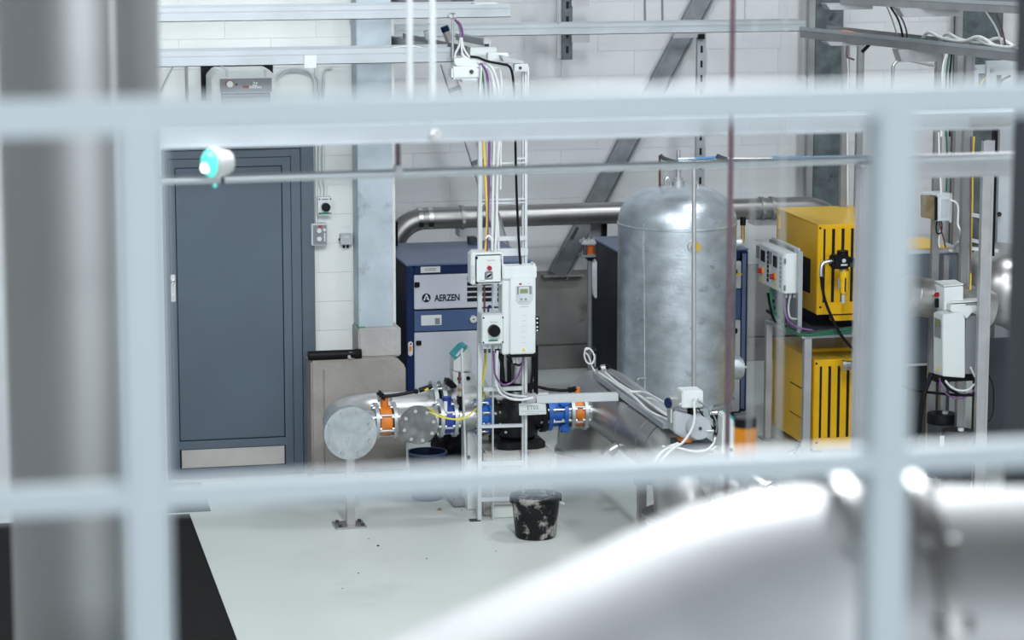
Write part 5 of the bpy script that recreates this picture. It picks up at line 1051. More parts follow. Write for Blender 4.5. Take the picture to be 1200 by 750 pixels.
# rack
rk = thing('steel_rack', (P(960, 400, 18.7).x, 19.0, 0), 'grey steel rack of square legs carrying the upper yellow unit and control box', 'rack')
lf = P(944.5, 500, 18.66).x; lb = P(900, 450, 19.3).x; zs_ = P(944, 396, 18.66).z
part(rk, 'leg', MB().box(lf - 0.026, lf + 0.026, 18.64, 18.69, 0, zs_), strut_m, bevel=0.003)
part(rk, 'leg', MB().box(lb - 0.022, lb + 0.022, 19.28, 19.33, 0, zs_), strut_m, bevel=0.003)
XR = X1 + 0.02
for yy in (18.64, 19.28): part(rk, 'leg', MB().box(XR, XR + 0.05, yy, yy + 0.05, 0, zs_), strut_m, bevel=0.003)
part(rk, 'foot_plate', MB().box(lb - 0.05, lb + 0.05, 19.24, 19.37, 0, 0.012), strut_m); part(rk, 'foot_plate', MB().box(lf - 0.05, lf + 0.05, 18.62, 18.72, 0, 0.012), strut_m)
part(rk, 'front_beam', MB().box(lf - 0.05, XR + 0.05, 18.63, 18.70, zs_, zs_ + 0.02), tray_m, bevel=0.002); part(rk, 'side_beam', MB().bar((lf, 18.66, zs_ + 0.01), (lb, 19.32, zs_ + 0.01), 0.05, 0.02), tray_m); part(rk, 'rear_beam', MB().box(lb, XR + 0.05, 19.28, 19.33, zs_, zs_ + 0.02), strut_m)
part(rk, 'shelf', MB().box(lf + 0.03, XR, 18.70, 19.70, zs_ + 0.008, zs_ + 0.03), dgrey_m)
part(rk, 'skid', MB().box(X0 + 0.04, X1 - 0.04, 18.95, 19.6, zs_ + 0.03, zu0_ ), black_m)
bpx = P(937.5, 340, 18.66).x
zbk1 = P(936, 295, 18.66).z
part(rk, 'upright_frame', MB().box(bpx - 0.012, bpx + 0.018, 18.66, 18.70, zs_ + 0.02, zbk1), tray_m, bevel=0.002)
part(rk, 'mounting_plate', MB().prism([(bpx + 0.004, 18.68, zs_ + 0.02), (bpx + 0.004, 18.68, zbk1), (bpx - 0.02, 19.30, zbk1), (bpx - 0.02, 19.30, zs_ + 0.3), (bpx - 0.01, 19.0, zs_ + 0.02)], (0.008, 0, 0)), mgrey_m)
part(rk, 'rear_upright', MB().box(lb + 0.02, lb + 0.05, 19.28, 19.31, zs_, zs_ + 0.35), strut_m)
# control box with its doors toward the passage
qx0, qx1 = P(917.5, 320, 18.72).x, P(934.5, 320, 18.72).x
qz0, qz1 = P(926, 344, 18.72).z, P(926, 297.5, 18.72).z
yback = ZP(887, 284.5, qz1).y
cbx = thing('control_box', ((qx0 + qx1) / 2, 18.9, qz0), 'pale grey double door control box mounted on the side of the yellow rack', 'control box')
part(cbx, 'body', MB().box(qx0 + 0.012, qx1, 18.72, yback, qz0, qz1), white_m, bevel=0.005); part(cbx, 'back_plate', MB().box(qx1, qx1 + 0.014, 18.71, yback + 0.02, qz0 - 0.02, qz1 + 0.035), whited_m)
ym_ = (18.72 + yback) / 2
for i, (ya, yb2) in enumerate(((18.725, ym_ - 0.004), (ym_ + 0.004, yback - 0.004))):
    dd_ = part(cbx, 'door', MB().box(qx0, qx0 + 0.014, ya, yb2, qz0 + 0.004, qz1 - 0.004), whited_m, bevel=0.003)
    yc_ = ya + (yb2 - ya) * 0.55; hz_ = qz1 - qz0
    part(dd_, 'display', MB().box(qx0 - 0.004, qx0 + 0.002, yc_ - 0.03, yc_ + 0.06, qz1 - hz_ * 0.42, qz1 - hz_ * 0.14), black_m); part(dd_, 'display_hood', MB().box(qx0 - 0.003, qx0 + 0.002, yc_ + 0.09, yc_ + 0.17, qz1 - hz_ * 0.40, qz1 - hz_ * 0.08), mgrey_m)
    for k_ in range(7): zz = qz1 - hz_ * (0.14 + 0.115 * k_); part(dd_, 'button', MB().box(qx0 - 0.005, qx0 + 0.001, ya + 0.03, ya + 0.06, zz - 0.012, zz + 0.012), black_m)
    c = V((qx0, yc_ + 0.02, qz1 - hz_ * 0.66)); e_ = part(dd_, 'stop_collar', MB().cyl(c, c + V((-0.012, 0, 0)), 0.026), amber_m, 'yellow collar'); part(e_, 'stop_button', MB().cyl(c + V((-0.012, 0, 0)), c + V((-0.035, 0, 0)), 0.018), red_m, 'red emergency button')
    c = V((qx0, yc_ + 0.02, qz1 - hz_ * 0.88)); part(dd_, 'yellow_mark', MB().box(c.x - 0.001, c.x + 0.002, c.y - 0.012, c.y + 0.012, c.z - 0.03, c.z + 0.03), yellowc_m)
for zz in (qz0 + 0.04, qz1 - 0.05): part(cbx, 'hinge', MB().box(qx0 + 0.006, qx0 + 0.018, 18.712, 18.724, zz - 0.018, zz + 0.018), dgrey_m)
for i, x in enumerate((921, 926, 931)): p_ = P(x, 345, 18.76); part(cbx, 'gland', MB().cyl(p_ + V((0, 0, 0.004)), p_ - V((0, 0, 0.022)), 0.010, n=8), lgrey_m)
# cables under the control box
cs = [([(903, 338, 19.0), (904, 352, 19), (908, 368, 18.9), (920, 385, 18.75), (940, 392, 18.62), (970, 389, 18.6), (1004, 385, 18.6)], 1.5, green_m, 'green cable sagging under the control box along the rack, the upper one'),
      ([(905, 340, 19.0), (905, 356, 19), (911, 374, 18.9), (925, 388, 18.75), (945, 393, 18.62), (975, 391, 18.6), (1004, 388, 18.6)], 1.5, green_m, 'green cable sagging under the control box along the rack, the lower one'),
      ([(910, 342, 18.95), (909, 358, 18.95), (916, 374, 18.85), (930, 386, 18.72), (952, 389, 18.62), (1004, 383, 18.6)], 1.4, dgrey_m, 'dark cable sagging under the control box along the rack beam'),
      ([(920, 346, 18.76), (920, 362, 18.74), (924, 376, 18.7), (936, 384, 18.64), (952, 387, 18.62)], 1.2, purple_m, 'violet cable hanging under the near corner of the control box'),
      ([(926, 346, 18.76), (924, 360, 18.74), (926, 372, 18.7), (934, 374, 18.66)], 1.2, lgrey_m, 'grey cable hanging under the near corner of the control box'),
      ([(900, 343, 19.1), (902, 356, 19.1), (905, 365, 19.05), (909, 358, 19.0), (906, 352, 19.0), (903, 362, 19.0), (908, 376, 18.9), (916, 380, 18.85)], 1.6, black_m, 'black cable coiled under the far corner of the control box'),
      ([(900, 345, 19.12), (902, 352, 19.12), (905, 358, 19.1)], 1.0, whitec_m, 'short white cable under the far corner of the control box'),
      ([(909, 368, 18.95), (914, 362, 18.94), (919, 368, 18.9), (919, 376, 18.88), (914, 378, 18.88)], 1.3, green_m, 'green cable loop hanging between the rack leg and control box'),
      ([(919, 345, 18.75), (919.5, 362, 18.8), (921, 384, 18.8)], 1.5, black_m, 'straight black cable down from the near corner of the control box')]
for px, r_, m_, l_ in cs: cable(px, r_, m_, l_)
cable([(926, 529, 19.0), (935, 522, 18.95), (938, 517, 18.9), (934, 525, 18.8), (924, 530, 18.75), (922, 532, 18.8), (928, 534, 18.8), (938, 522, 18.7)], 0.9, black_m, 'thin black cable lying on the floor beside the lower yellow unit')
# filter regulator and hose
YG = 18.5
fr = thing('filter_regulator', P(988, 340, YG), 'black headed filter regulator with yellow bowl in front of the upper yellow unit', 'regulator')
part(fr, 'head', MB().box(*rect(977, 299.5, 997, 315.5, YG - 0.05, 0.11)), black_m, 'black square head', bevel=0.012); part(fr, 'dial_cap', MB().cyl(P(987.5, 300, YG), P(987.5, 293.5, YG), 0.038), black_m); dsc(fr, 'round_mark', 989, 305.5, YG - 0.05, 2.4, 0.003, whited_m)
part(fr, 'mark_strip', MB().box(*rect(985.5, 309.5, 993, 311.5, YG - 0.052, 0.003)), whited_m); part(fr, 'collar', MB().cyl(P(989, 317.5, YG), P(989, 315, YG), 0.034), brass_m)
part(fr, 'bowl', MB().lathe([(0, 0), (0.02, 0.004), (0.032, 0.03), (0.034, 0.165)], P(989, 345, YG)), yellowl_m, 'yellow bowl'); part(fr, 'sight_slot', MB().box(*rect(982, 326, 984, 339, YG - 0.04, 0.01)), mgrey_m)
part(fr, 'bowl_print', MB().box(*rect(990.3, 326, 991.6, 342, YG - 0.04, 0.008)), ink_m); part(fr, 'drain', MB().cyl(P(988.2, 355, YG), P(988.2, 345, YG), 0.014, n=10), lgrey_m); part(fr, 'side_port', MB().cyl(P(996, 304.5, YG), P(1006, 304.5, YG), 0.016), black_m)
part(fr, 'mount_arm', MB().bar(P(995, 308, YG + 0.02), P(1010, 309, YG + 0.02), 0.03, 0.05), dgrey_m)
part(fr, 'steel_elbow', MB().tube([P(977, 306, YG), P(970, 306.5, YG), P(964, 309, YG), P(962.3, 316, YG), P(962.5, 325, YG)], 0.014, 10), steel_m, 'bright steel elbow')
cable([(962.5, 324), (963.5, 336), (967, 352), (974, 370), (984, 390), (994, 403), (1004, 413), (1012, 422)], 1.9, rubber_m, 'black rubber hose curving down from the filter regulator', YG - 0.01, 'air_hose')
p_ = P(1003, 428, 18.35); ds = thing('pipe_stub', p_, 'short capped steel pipe end in front of the lower yellow unit', 'pipe')
part(ds, 'tube', MB().cyl(P(988, 428.5, 18.60), P(1056, 425.5, 18.60), 0.032), pipe_m); part(ds, 'end_collar', MB().cyl(P(986.5, 428.5, 18.60), P(990, 428.3, 18.60), 0.04), steel_m)
one('orange_conduit', MB().cyl(P(1003.5, 270, 18.55), P(1003.5, 420, 18.55), 1.3 * mpp(18.5)), brass_m, 'thin orange brown upright pipe at the edge of the upper yellow unit', 'pipe')

# ================================================================== things beyond the gate bar, toward the end of the row
YR = 18.2
gm = thing('dryer_cabinet', P(1085, 420, YR), 'slate grey machine cabinet with yellow top plate near the dark steel post', 'cabinet')
q = rect(1064, 291, 1122, 425, YR, 0.6)
part(gm, 'body', MB().box(q[0], q[1], YR, YR + 0.6, q[4], q[5] - 0.03), slate_m, bevel=0.008); part(gm, 'rim', MB().box(q[0] - 0.01, q[1] + 0.01, YR - 0.01, YR + 0.6, q[5] - 0.035, q[5]), lgrey_m, bevel=0.004)
part(gm, 'top_plate', MB().box(q[0], q[1] - 0.07, YR - 0.012, YR + 0.5, q[5], q[5] + 0.006), yellowl_m, 'yellow top plate'); part(gm, 'rear_screen', MB().box(q[0] + 0.03, q[1] + 0.12, YR + 0.45, YR + 0.47, 0.0, q[4]), dgrey_m, 'dark screen below the cabinet'); part(gm, 'base_rail', MB().box(q[0], q[1], YR - 0.01, YR + 0.02, q[4] - 0.015, q[4]), lgrey_m)
for xx in (q[0] + 0.05, q[1] - 0.05):
    for yy in (YR + 0.05, YR + 0.5): part(gm, 'leg', MB().box(xx - 0.02, xx + 0.02, yy - 0.02, yy + 0.02, 0, q[4]), dgrey_m)
dp = thing('cross_pipe', P(1090, 345, 17.7), 'fat pale pipe crossing in front of the slate grey cabinet', 'pipe')
a_, b_ = P(1060, 338, 18.0), P(1215, 385, 17.2)
part(dp, 'tube', MB().cyl(P(1060, 345, 17.75), P(1160, 361, 17.75), 0.13, n=32), pipe_m); part(dp, 'seam_ring', MB().cyl(P(1071, 346.6, 17.75), P(1074, 347.2, 17.75), 0.137, n=32), pipe_m)
for x in (1101, 1104.5): part(dp, 'band', MB().cyl(P(x, 351.5, 17.75), P(x + 1.2, 351.7, 17.75), 0.134, n=32), white_m)
dp2 = thing('round_vessel', P(1180, 350, 17.9), 'pale rounded vessel end beside the dark steel post', 'vessel')
part(dp2, 'shell', MB().lathe([(0, -0.16), (0.12, -0.14), (0.22, -0.06), (0.25, 0.03), (0.25, 0.5)], P(1182, 340, 17.8), (0.25, 1, 0), 36), pipe_m); part(dp2, 'lower_pipe', MB().cyl(P(1158, 358, 17.85), P(1210, 384, 17.85), 0.085, n=24), pipe_m)
def upright(x0, x1, y0, Y, label, m=strut_m, name='strut_post'):
    r = rect(x0, y0, x1, 500, Y, 0.045); t = thing(name, ((r[0]+r[1])/2, Y, 0), label, 'post'); wd = r[1] - r[0]
    part(t, 'channel', MB().box(r[0] + 0.002, r[1] - 0.002, Y + 0.004, Y + 0.045, 0, r[5]), m); part(t, 'lip', MB().box(r[0], r[0] + wd * 0.22, Y, Y + 0.045, 0, r[5]), m); part(t, 'lip', MB().box(r[1] - wd * 0.22, r[1], Y, Y + 0.045, 0, r[5]), m)
    return t, r
up1, _ = upright(1148.5, 1161.5, 165, 17.3, 'bright strut post beside the drive, nearest the dark steel post')
up2, _ = upright(1127, 1137, 60, 17.75, 'strut post behind the white drive with cables clipped to it', trayd_m)
up3, _ = upright(1093, 1101, 60, 18.0, 'strut post carrying the smoked cover box', trayd_m)
up4, _ = upright(984.5, 992, 46, 19.6, 'grey strut post before the dark rear column, nearer the tank', trayd_m)
up5, _ = upright(1002, 1009, 46, 19.6, 'grey strut post before the dark rear column, farther from the tank', trayd_m)
up6, _ = upright(1117, 1126, 58, 18.4, 'strut post at the bend of the sloping tray with cables beside it', trayd_m)
up7, _ = upright(1104, 1110, 300, 18.05, 'dull strut post low behind the white drive', trayd_m)
one('black_post', MB().box(*rect(1163, 150, 1167.5, 300, 17.6, 0.04)), black_m, 'slim black post beside the bright strut post', 'post')
gw = one('metal_screen', MB().box(P(1168, 300, 18.6).x, P(1225, 300, 18.6).x, 18.6, 18.66, 0.0, P(1190, 130, 18.6).z), lgrey_m, 'mid grey sheet panel behind the rounded vessel', 'panel'); part(gw, 'base_panel', MB().box(P(1145, 460, 18.5).x, P(1225, 460, 18.5).x, 18.5, 18.59, 0.0, P(1180, 398, 18.5).z), dgrey_m, 'dark lower panel'); part(gw, 'panel_lock', MB().cyl(P(1171, 251, 18.6), P(1171, 251, 18.58), 0.016), black_m)
# smoked cover box
sb = thing('smoked_cover_box', P(1097, 260, 17.85), 'grey terminal box with smoked see-through cover on a strut post', 'box')
q = rect(1098, 229, 1113.5, 259, 17.85, 0.0); 
part(sb, 'base', MB().box(q[0], q[1], 17.85, 18.0, q[4], q[5]), whited_m, bevel=0.004); part(sb, 'lid_frame', MB().box(q[1] - 0.005, q[1] + 0.012, 17.845, 18.0, q[4] - 0.012, q[5] + 0.012), lgrey_m, bevel=0.003)
part(sb, 'smoked_cover', MB().prism([P(1081, 228.5, 17.97), P(1098, 229.5, 17.86), P(1098, 258, 17.86), P(1081, 255, 17.97)], (0, 0.04, 0)), glass_m, 'smoked amber cover', bevel=0.004)
part(sb, 'cover_edge', MB().bar(P(1097, 231, 17.85), P(1097, 258, 17.85), 0.016, 0.016), black_m); part(sb, 'top_edge', MB().prism([P(1081, 226.5, 17.97), P(1098, 229.5, 17.85), P(1113, 229, 17.85), P(1102, 225.5, 17.97)], (0, 0, 0.012)), whited_m)
part(sb, 'side_window', MB().box(q[0] + 0.03, q[1] - 0.012, 17.846, 17.852, q[4] + 0.02, q[5] - 0.025), lgrey_m)
cable([(1101, 259), (1103, 270), (1106, 280), (1108, 290)], 1.0, copper_m, 'reddish brown cable hanging under the smoked cover box', 17.9)
cable([(1098, 259), (1097, 268), (1099, 274), (1103, 272), (1104, 264), (1103, 259)], 0.9, black_m, 'black cable loop hanging under the smoked cover box', 17.9)
cable([(1102, 270), (1100, 282), (1101, 290)], 0.9, whitec_m, 'thin white cable hanging under the smoked cover box', 17.92)
cable([(1113, 234), (1120, 237), (1123, 244), (1122.5, 262), (1125, 270), (1124, 282, 17.9), (1117, 291, 18.15), (1114, 294, 18.17)], 1.2, whitec_m, 'white cable curving from the smoked cover box down to the cabinet', 17.7)
cable([(1123, 283, 17.9), (1119, 291, 18.14), (1115, 295, 18.17), (1112, 293, 18.17)], 1.2, whitec_m, 'short white cable crossing at the cabinet corner', 17.65)
cable([(1141.5, 160), (1140, 200), (1139.5, 240), (1138, 290), (1137.5, 330), (1136, 352)], 1.1, yellowc_m, 'yellow cable clipped along the strut post by the drive', 17.68)
cable([(1138, 160), (1137.5, 220), (1137, 280), (1138, 320)], 1.1, maroon_m, 'dark red cable clipped along the strut post by the drive', 17.66)
cable([(1100, 155), (1101, 190), (1103, 226)], 1.2, whitec_m, 'white cable dropping to the smoked cover box', 17.9)
cable([(1109, 155), (1110, 190), (1109, 225)], 1.1, green_m, 'green cable dropping behind the smoked cover box', 17.95)
for i, y in enumerate((252, 282, 292)): one('strut_crossbar', MB().bar(P(1137, y - 1, 17.7), P(1170 if i == 2 else 1150, y + 2, 17.6), 0.02, 0.02), white_m, ('short pale crossbar between the strut posts, highest of three', 'short pale crossbar between the strut posts, middle of three', 'longer pale crossbar between the strut posts, lowest of three')[i], 'bar')
# white isolator and drive
wi = thing('isolator_box', P(1110, 362, 17.5), 'white isolator box with red button behind the drive near the dark post', 'switch')
wi_m = MB().prism([P(x, y, 17.5) for x, y in ((1106, 337), (1129, 335), (1129, 364), (1106, 364))], (0, 0.14, 0)); part(wi, 'body', wi_m, white_m, bevel=0.005)
part(wi, 'front_cover', MB().prism([P(1095.5, 332, 17.68), P(1106, 337, 17.5), P(1106, 364, 17.5), P(1095.5, 364, 17.68)], (0.03, 0.03, 0)), white_m, bevel=0.003); part(wi, 'top', MB().prism([P(1095.5, 330.5, 17.7), P(1106, 336, 17.5), P(1129, 334, 17.5), P(1119, 329, 17.7)], (0, 0, 0.008)), white_m)
p_ = P(1099.5, 345, 17.60); part(wi, 'red_button', MB().cyl(p_, p_ + V((-0.02, -0.012, 0)), 0.015), red_m); p_ = P(1099, 355, 17.6); part(wi, 'black_knob', MB().bar(p_ + V((0, 0, -0.03)), p_ + V((0, 0, 0.03)), 0.035, 0.025, (0, 1, 0)), black_m, bevel=0.005)
dv = thing('frequency_drive', P(1115, 443, 17.35), 'white frequency drive seen from its edge above the dark drums', 'drive')
a1, a2, a3, a4 = P(1094, 366, 17.55), P(1106, 370, 17.38), P(1106, 441, 17.38), P(1094, 438, 17.55)
part(dv, 'front_cover', MB().prism([a1, a2, a3, a4], (0.02, 0.02, 0)), white_m, bevel=0.004)
part(dv, 'side_cover', MB().prism([P(1105, 369, 17.38), P(1127, 366, 17.40), P(1131, 374, 17.40), P(1131, 443, 17.40), P(1105, 441, 17.38)], (0.0, 0.14, 0)), white_m, bevel=0.005)
part(dv, 'top_hood', MB().prism([P(x, y, 17.42) for x, y in ((1114, 357), (1150, 355), (1150, 363), (1140, 366), (1133, 374), (1129, 370), (1114, 365))], (0, 0.2, 0)), white_m, 'white top hood', bevel=0.006)
part(dv, 'hood_top', MB().prism([P(1114, 355.5, 17.42), P(1150, 353.5, 17.42), P(1146, 351, 17.6), P(1116, 352.5, 17.6)], (0, 0, 0.01)), white_m); part(dv, 'hood_slot', MB().box(*rect(1132, 356, 1145, 357.5, 17.415, 0.01)), mgrey_m)
part(dv, 'heat_sink', MB().box(*rect(1131, 370, 1146, 438, 17.45, 0.18)), mgrey_m, 'grey heat sink'); 
k = part(dv, 'keypad', MB().prism([P(1095.5, 372, 17.53), P(1103, 375, 17.42), P(1103, 397, 17.42), P(1095.5, 394, 17.53)], (-0.006, -0.006, 0)), mgrey_m, 'grey keypad'); part(k, 'screen', MB().prism([P(1096.5, 374.5, 17.515), P(1102, 376.5, 17.425), P(1102, 382, 17.425), P(1096.5, 380, 17.515)], (-0.010, -0.010, 0)), lcd_m)
for i in range(5): p_ = P(1098.5, 402 + i * 6.2, 17.48); part(dv, 'cover_groove', MB().bar(p_, p_ + V((0.022, -0.04, 0)), 0.006, 0.008), whited_m)
p_ = P(1097.5, 433, 17.49); part(dv, 'warning_triangle', MB().prism([p_ + V((-0.006, -0.004, 0.0)), p_ + V((0.006, -0.03, 0)), p_ + V((0, -0.016, 0.022))], (-0.003, -0.003, 0)), yellowc_m)
part(dv, 'terminal_skirt', MB().box(*rect(1097, 441, 1146, 447, 17.45, 0.15)), black_m)
cable([(1101, 443), (1103, 452), (1110, 462), (1121, 467), (1132, 465), (1140, 459), (1143, 455)], 1.0, purple_m, 'purple cable drooping under the edge-on drive', 17.40)
cable([(1108, 446), (1113, 452), (1122, 457), (1134, 457), (1142, 450)], 1.3, whitec_m, 'white cable drooping under the edge-on drive', 17.42)
cable([(1104, 446), (1110, 454), (1118, 459), (1128, 463), (1140, 461)], 1.6, black_m, 'black cable drooping under the edge-on drive', 17.44)
cable([(1137, 430), (1140, 436), (1143, 442)], 1.4, whitec_m, 'short white cable at the foot of the heat sink', 17.43)
cable([(1055, 452), (1075, 458), (1100, 461), (1122, 463, 17.45), (1150, 463, 17.33)], 1.8, black_m, 'black cable running level under the edge-on drive', 17.6)
cable([(1092, 437), (1088, 448), (1083, 462), (1079, 485), (1076, 510), (1070, 528), (1062, 545)], 3.0, black_m, 'thick black hose hanging beside the dark drums', 17.5, 'black_hose')
cable([(1159, 440), (1164, 455), (1164, 480), (1160, 492), (1152, 498)], 0.8, black_m, 'thin black cable bowing out past the bright strut post', 17.32)
def drum(x, y0, rp, Y, label):
    c = P(x, y0, Y); r = rp * mpp(Y); t = thing('plastic_drum', (c.x, c.y, 0), label, 'drum')
    part(t, 'body', MB().lathe([(0, 0), (r * 0.88, 0), (r * 0.92, 0.02), (r * 0.94, c.z - 0.05)], (c.x, c.y, 0), n=36), dgrey_m)
    part(t, 'lid', MB().lathe([(r * 0.9, c.z - 0.07), (r, c.z - 0.065), (r, c.z - 0.01), (r * 0.95, c.z), (0, c.z + 0.004)], (c.x, c.y, 0), n=36), black_m, 'black lid')
    part(t, 'bung', MB().cyl((c.x + r*0.1, c.y - r * 0.3, c.z), (c.x + r*0.1, c.y - r * 0.3, c.z + 0.018), 0.02, n=10), white_m); return t
drum(1104, 484, 18.5, 17.9, 'dark plastic drum with black lid, the one farther back'); dr2 = drum(1122, 504, 20, 17.35, 'dark plastic drum with black lid and white label, the nearer one')
part(dr2, 'label', MB().box(*rect(1101.5, 511, 1106.5, 524, 17.28, 0.004)), whited_m)

# sloping trays at the upper right
zt1 = P(925, 33, 19.3).z
def slope_tray(name, pa, pb, z, wd, hpx0, label, m=trayd_m):
    a, b = ZP(*pa, z), ZP(*pb, z); dd_ = (b - a).normalized(); a = a - dd_ * 0.0; b = b + dd_ * 0.9; s_ = dd_.cross(V((0, 0, 1)))
    if s_.x < 0: s_ = -s_
    t = thing(name, a, label, 'cable tray'); h = hpx0
    part(t, 'near_flange', MB().bar(a - V((0,0,h/2)), b - V((0,0,h/2)), 0.005, h), m); part(t, 'near_lip', MB().bar(a - V((0,0,h*0.18)) - s_*0.004, b - V((0,0,h*0.18)) - s_*0.004, 0.012, h * 0.3), tray_m, bevel=0.002)
    part(t, 'floor_plate', MB().bar(a + s_*wd/2 - V((0,0,h - 0.004)), b + s_*wd/2 - V((0,0,h - 0.004)), wd, 0.005), m); part(t, 'far_flange', MB().bar(a + s_*wd - V((0,0,h/2)), b + s_*wd - V((0,0,h/2)), 0.005, h), m)
    return t, a, b, dd_, s_, h
tA = slope_tray('sloping_view_tray', (938, 31), (1184, 57), zt1 + 0.03, 0.22, 0.075, 'dull cable tray with loose white cables running toward the dark steel post, the lower one')
tB = slope_tray('sloping_view_tray', (985, -8), (1184, 2), zt1 + 0.33, 0.22, 0.07, 'dull cable tray cut by the top of the frame, above the tray with loose cables')
def ontray(t, f, o, up_): _, a, b, dd_, s_, h = t; return a + (b - a) * f + s_ * o - V((0, 0, h)) + V((0, 0, up_))
L_ = [(0.38, 0.10, 0.02), (0.43, 0.06, 0.115), (0.48, 0.05, 0.09), (0.55, 0.05, 0.085), (0.60, 0.06, 0.12), (0.66, 0.10, 0.04)]
one('white_cable', MB().tube([ontray(tA, *q) for q in L_], 0.011), whitec_m, 'white cable lying in waves in the sloping tray, first hump', 'cable')
one('white_cable', MB().tube([ontray(tA, f + 0.05, o + 0.03, u_) for f, o, u_ in L_], 0.010), whitec_m, 'white cable lying in waves in the sloping tray, second hump', 'cable')
one('white_cable', MB().tube([ontray(tA, f + 0.14, o + 0.02, u_ * 0.9) for f, o, u_ in L_], 0.010), whitec_m, 'white cable lying in waves in the sloping tray near the dark post', 'cable')
one('green_wire', MB().tube([ontray(tA, *q) for q in ((0.32, 0.06, 0.03), (0.38, 0.05, 0.065), (0.43, 0.06, 0.06), (0.47, 0.08, 0.03))], 0.010), green_m, 'green wire lying in the sloping tray beside the white cables', 'cable')
one('orange_wire', MB().tube([ontray(tA, *q) for q in ((0.12, 0.05, 0.06), (0.15, 0.05, 0.066), (0.18, 0.05, 0.06))], 0.010), orange_m, 'short orange wire lying at the far end of the sloping tray', 'cable')
one('dark_cable_bundle', MB().tube([ontray(tA, *q) for q in ((0.06, 0.1, 0.03), (0.2, 0.12, 0.035), (0.36, 0.1, 0.03))], 0.02), dgrey_m, 'dark cable lying in the far half of the sloping tray', 'cable')
def scr(q): d = V(q) - CAM; z = d.dot(FW); return 600 + F * d.dot(RT) / z, 375 - F * d.dot(UP) / z
def tray_f(t, px):
    lo, hi = 0.0, 1.0
    for _ in range(40):
        m_ = (lo + hi) / 2; lo, hi = (m_, hi) if scr(t[1] + (t[2] - t[1]) * m_)[0] < px else (lo, m_)
    return lo
def tray_y(t, px): return (t[1] + (t[2] - t[1]) * tray_f(t, px)).y
for i, (x0, y0, x1, y1, t_) in enumerate(((969, 41, 1020, 53, tA), (968, 0, 1023, 11, tB), (1052, 53, 1098, 72, tA), (1054, 3, 1124, 19, tB))):
    lab = ('bracket arm under the lower sloping tray at its far end', 'bracket arm under the upper sloping tray at its far end', 'bracket arm under the lower sloping tray near the chrome pipe', 'bracket arm under the upper sloping tray near the chrome pipe')[i]
    Y = tray_y(t_, (x0 + x1) / 2) + 0.06; f_ = tray_f(t_, (x0 + x1) / 2); zt_b = (t_[1] + (t_[2] - t_[1]) * f_).z - t_[5] + 0.002
    xa_, xb_2, zb_ = P(x0, y1, Y).x, P(x1, y1, Y).x, P(x1, y1, Y).z
    one('tray_bracket', MB().prism([(xa_, Y, zt_b), (xb_2, Y, zt_b), (xb_2, Y, zb_), (xa_ + 0.03, Y, zb_)], (0, 0.12, 0)), strut_m, lab, 'bracket', bevel=0.003)
def between(pa, pb, bow, r, m, label):
    a, b = ontray(tB, tray_f(tB, pa), 0.08, 0.02), ontray(tA, tray_f(tA, pb), 0.12, 0.02)
    one('cable', MB().tube([a + V((0, 0, -0.02)), a.lerp(b, 0.4) + V((bow, 0, 0)), a.lerp(b, 0.75) + V((bow, 0, 0)), b], r), m, label, 'cable')
between(1030, 1037, 0.0, 0.005, lgrey_m, 'thin grey cable dropping between the two sloping trays')
between(1034, 1040, 0.02, 0.007, black_m, 'black cable dropping between the two sloping trays')
between(1037, 1044, 0.03, 0.006, maroon_m, 'dark red cable dropping between the two sloping trays')
between(1146, 1157, 0.02, 0.006, whitec_m, 'thin white cable dropping beside the second dark rear column')
between(1158, 1161, 0.01, 0.006, maroon_m, 'dark red cable dropping beside the second dark rear column')
cable([(996, 46), (993, 54), (992.5, 66), (996, 68), (1001, 70)], 1.2, maroon_m, 'dark cable tied to the strut posts before the rear column', 19.5)
cable([(993, 66), (994, 90), (993, 150), (993.5, 240)], 0.9, whitec_m, 'white cable running straight down between the two strut posts', 19.5)
cable([(1113, 58), (1107, 70), (1104.5, 84), (1104, 110), (1103, 160)], 1.3, whitec_m, 'white cable bending down from the sloping tray, the outer one', tray_y(tA, 1113) + 0.03)
cable([(1114, 58), (1111, 72), (1109, 90), (1109, 120), (1108.5, 160)], 1.2, green_m, 'green cable bending down from the sloping tray', tray_y(tA, 1114) + 0.03)
cable([(1116, 58), (1114, 76), (1113, 95), (1113, 160)], 1.2, black_m, 'black cable bending down from the sloping tray', tray_y(tA, 1116) + 0.03)
cable([(1025, 45), (1016, 55), (1010, 61)], 2.2, black_m, 'short thick black cable end below the lower sloping tray', tray_y(tA, 1020) + 0.05)
one('chrome_pipe', MB().tube([P(1046, 140, 19.0), P(1046.3, 84, 19.0), P(1047.5, 76, 19.0), P(1053, 71, 19.0), P(1060, 70, 19.0), P(1075, 72.5, 18.5), P(1096, 77, 18.03)], 2.0 * mpp(19), 12), steel_m, 'bent chrome pipe with a square corner below the sloping tray', 'pipe')
pc = thing('plate_bracket', P(1155, 95, 17.8), 'pale bolted plate bracket with curved cables beside the dark steel post', 'bracket')
for x0, x1 in ((1137, 1147), (1156, 1168)):
    r = rect(x0, 76, x1, 104, 17.8, 0.012); part(pc, 'plate', MB().box(*r), whited_m, bevel=0.003)
part(pc, 'crosspiece', MB().box(*rect(1155, 71, 1186, 88, 17.85, 0.012)), whited_m, bevel=0.003); part(pc, 'crosspiece', MB().box(*rect(1137, 76, 1160, 86, 17.83, 0.012)), whited_m)
for x, y in ((1141.5, 80.5), (1162.5, 83)): dsc(pc, 'bolt', x, y, 17.79, 2.8, 0.014, strut_m, n=6)
cable([(1146, 104), (1149, 94), (1154, 88), (1160, 84)], 1.2, maroon_m, 'dark red cable curving behind the bolted plates', 17.84)
cable([(1148, 102), (1152, 94), (1158, 89)], 1.0, yellowc_m, 'yellow cable curving behind the bolted plates', 17.83)
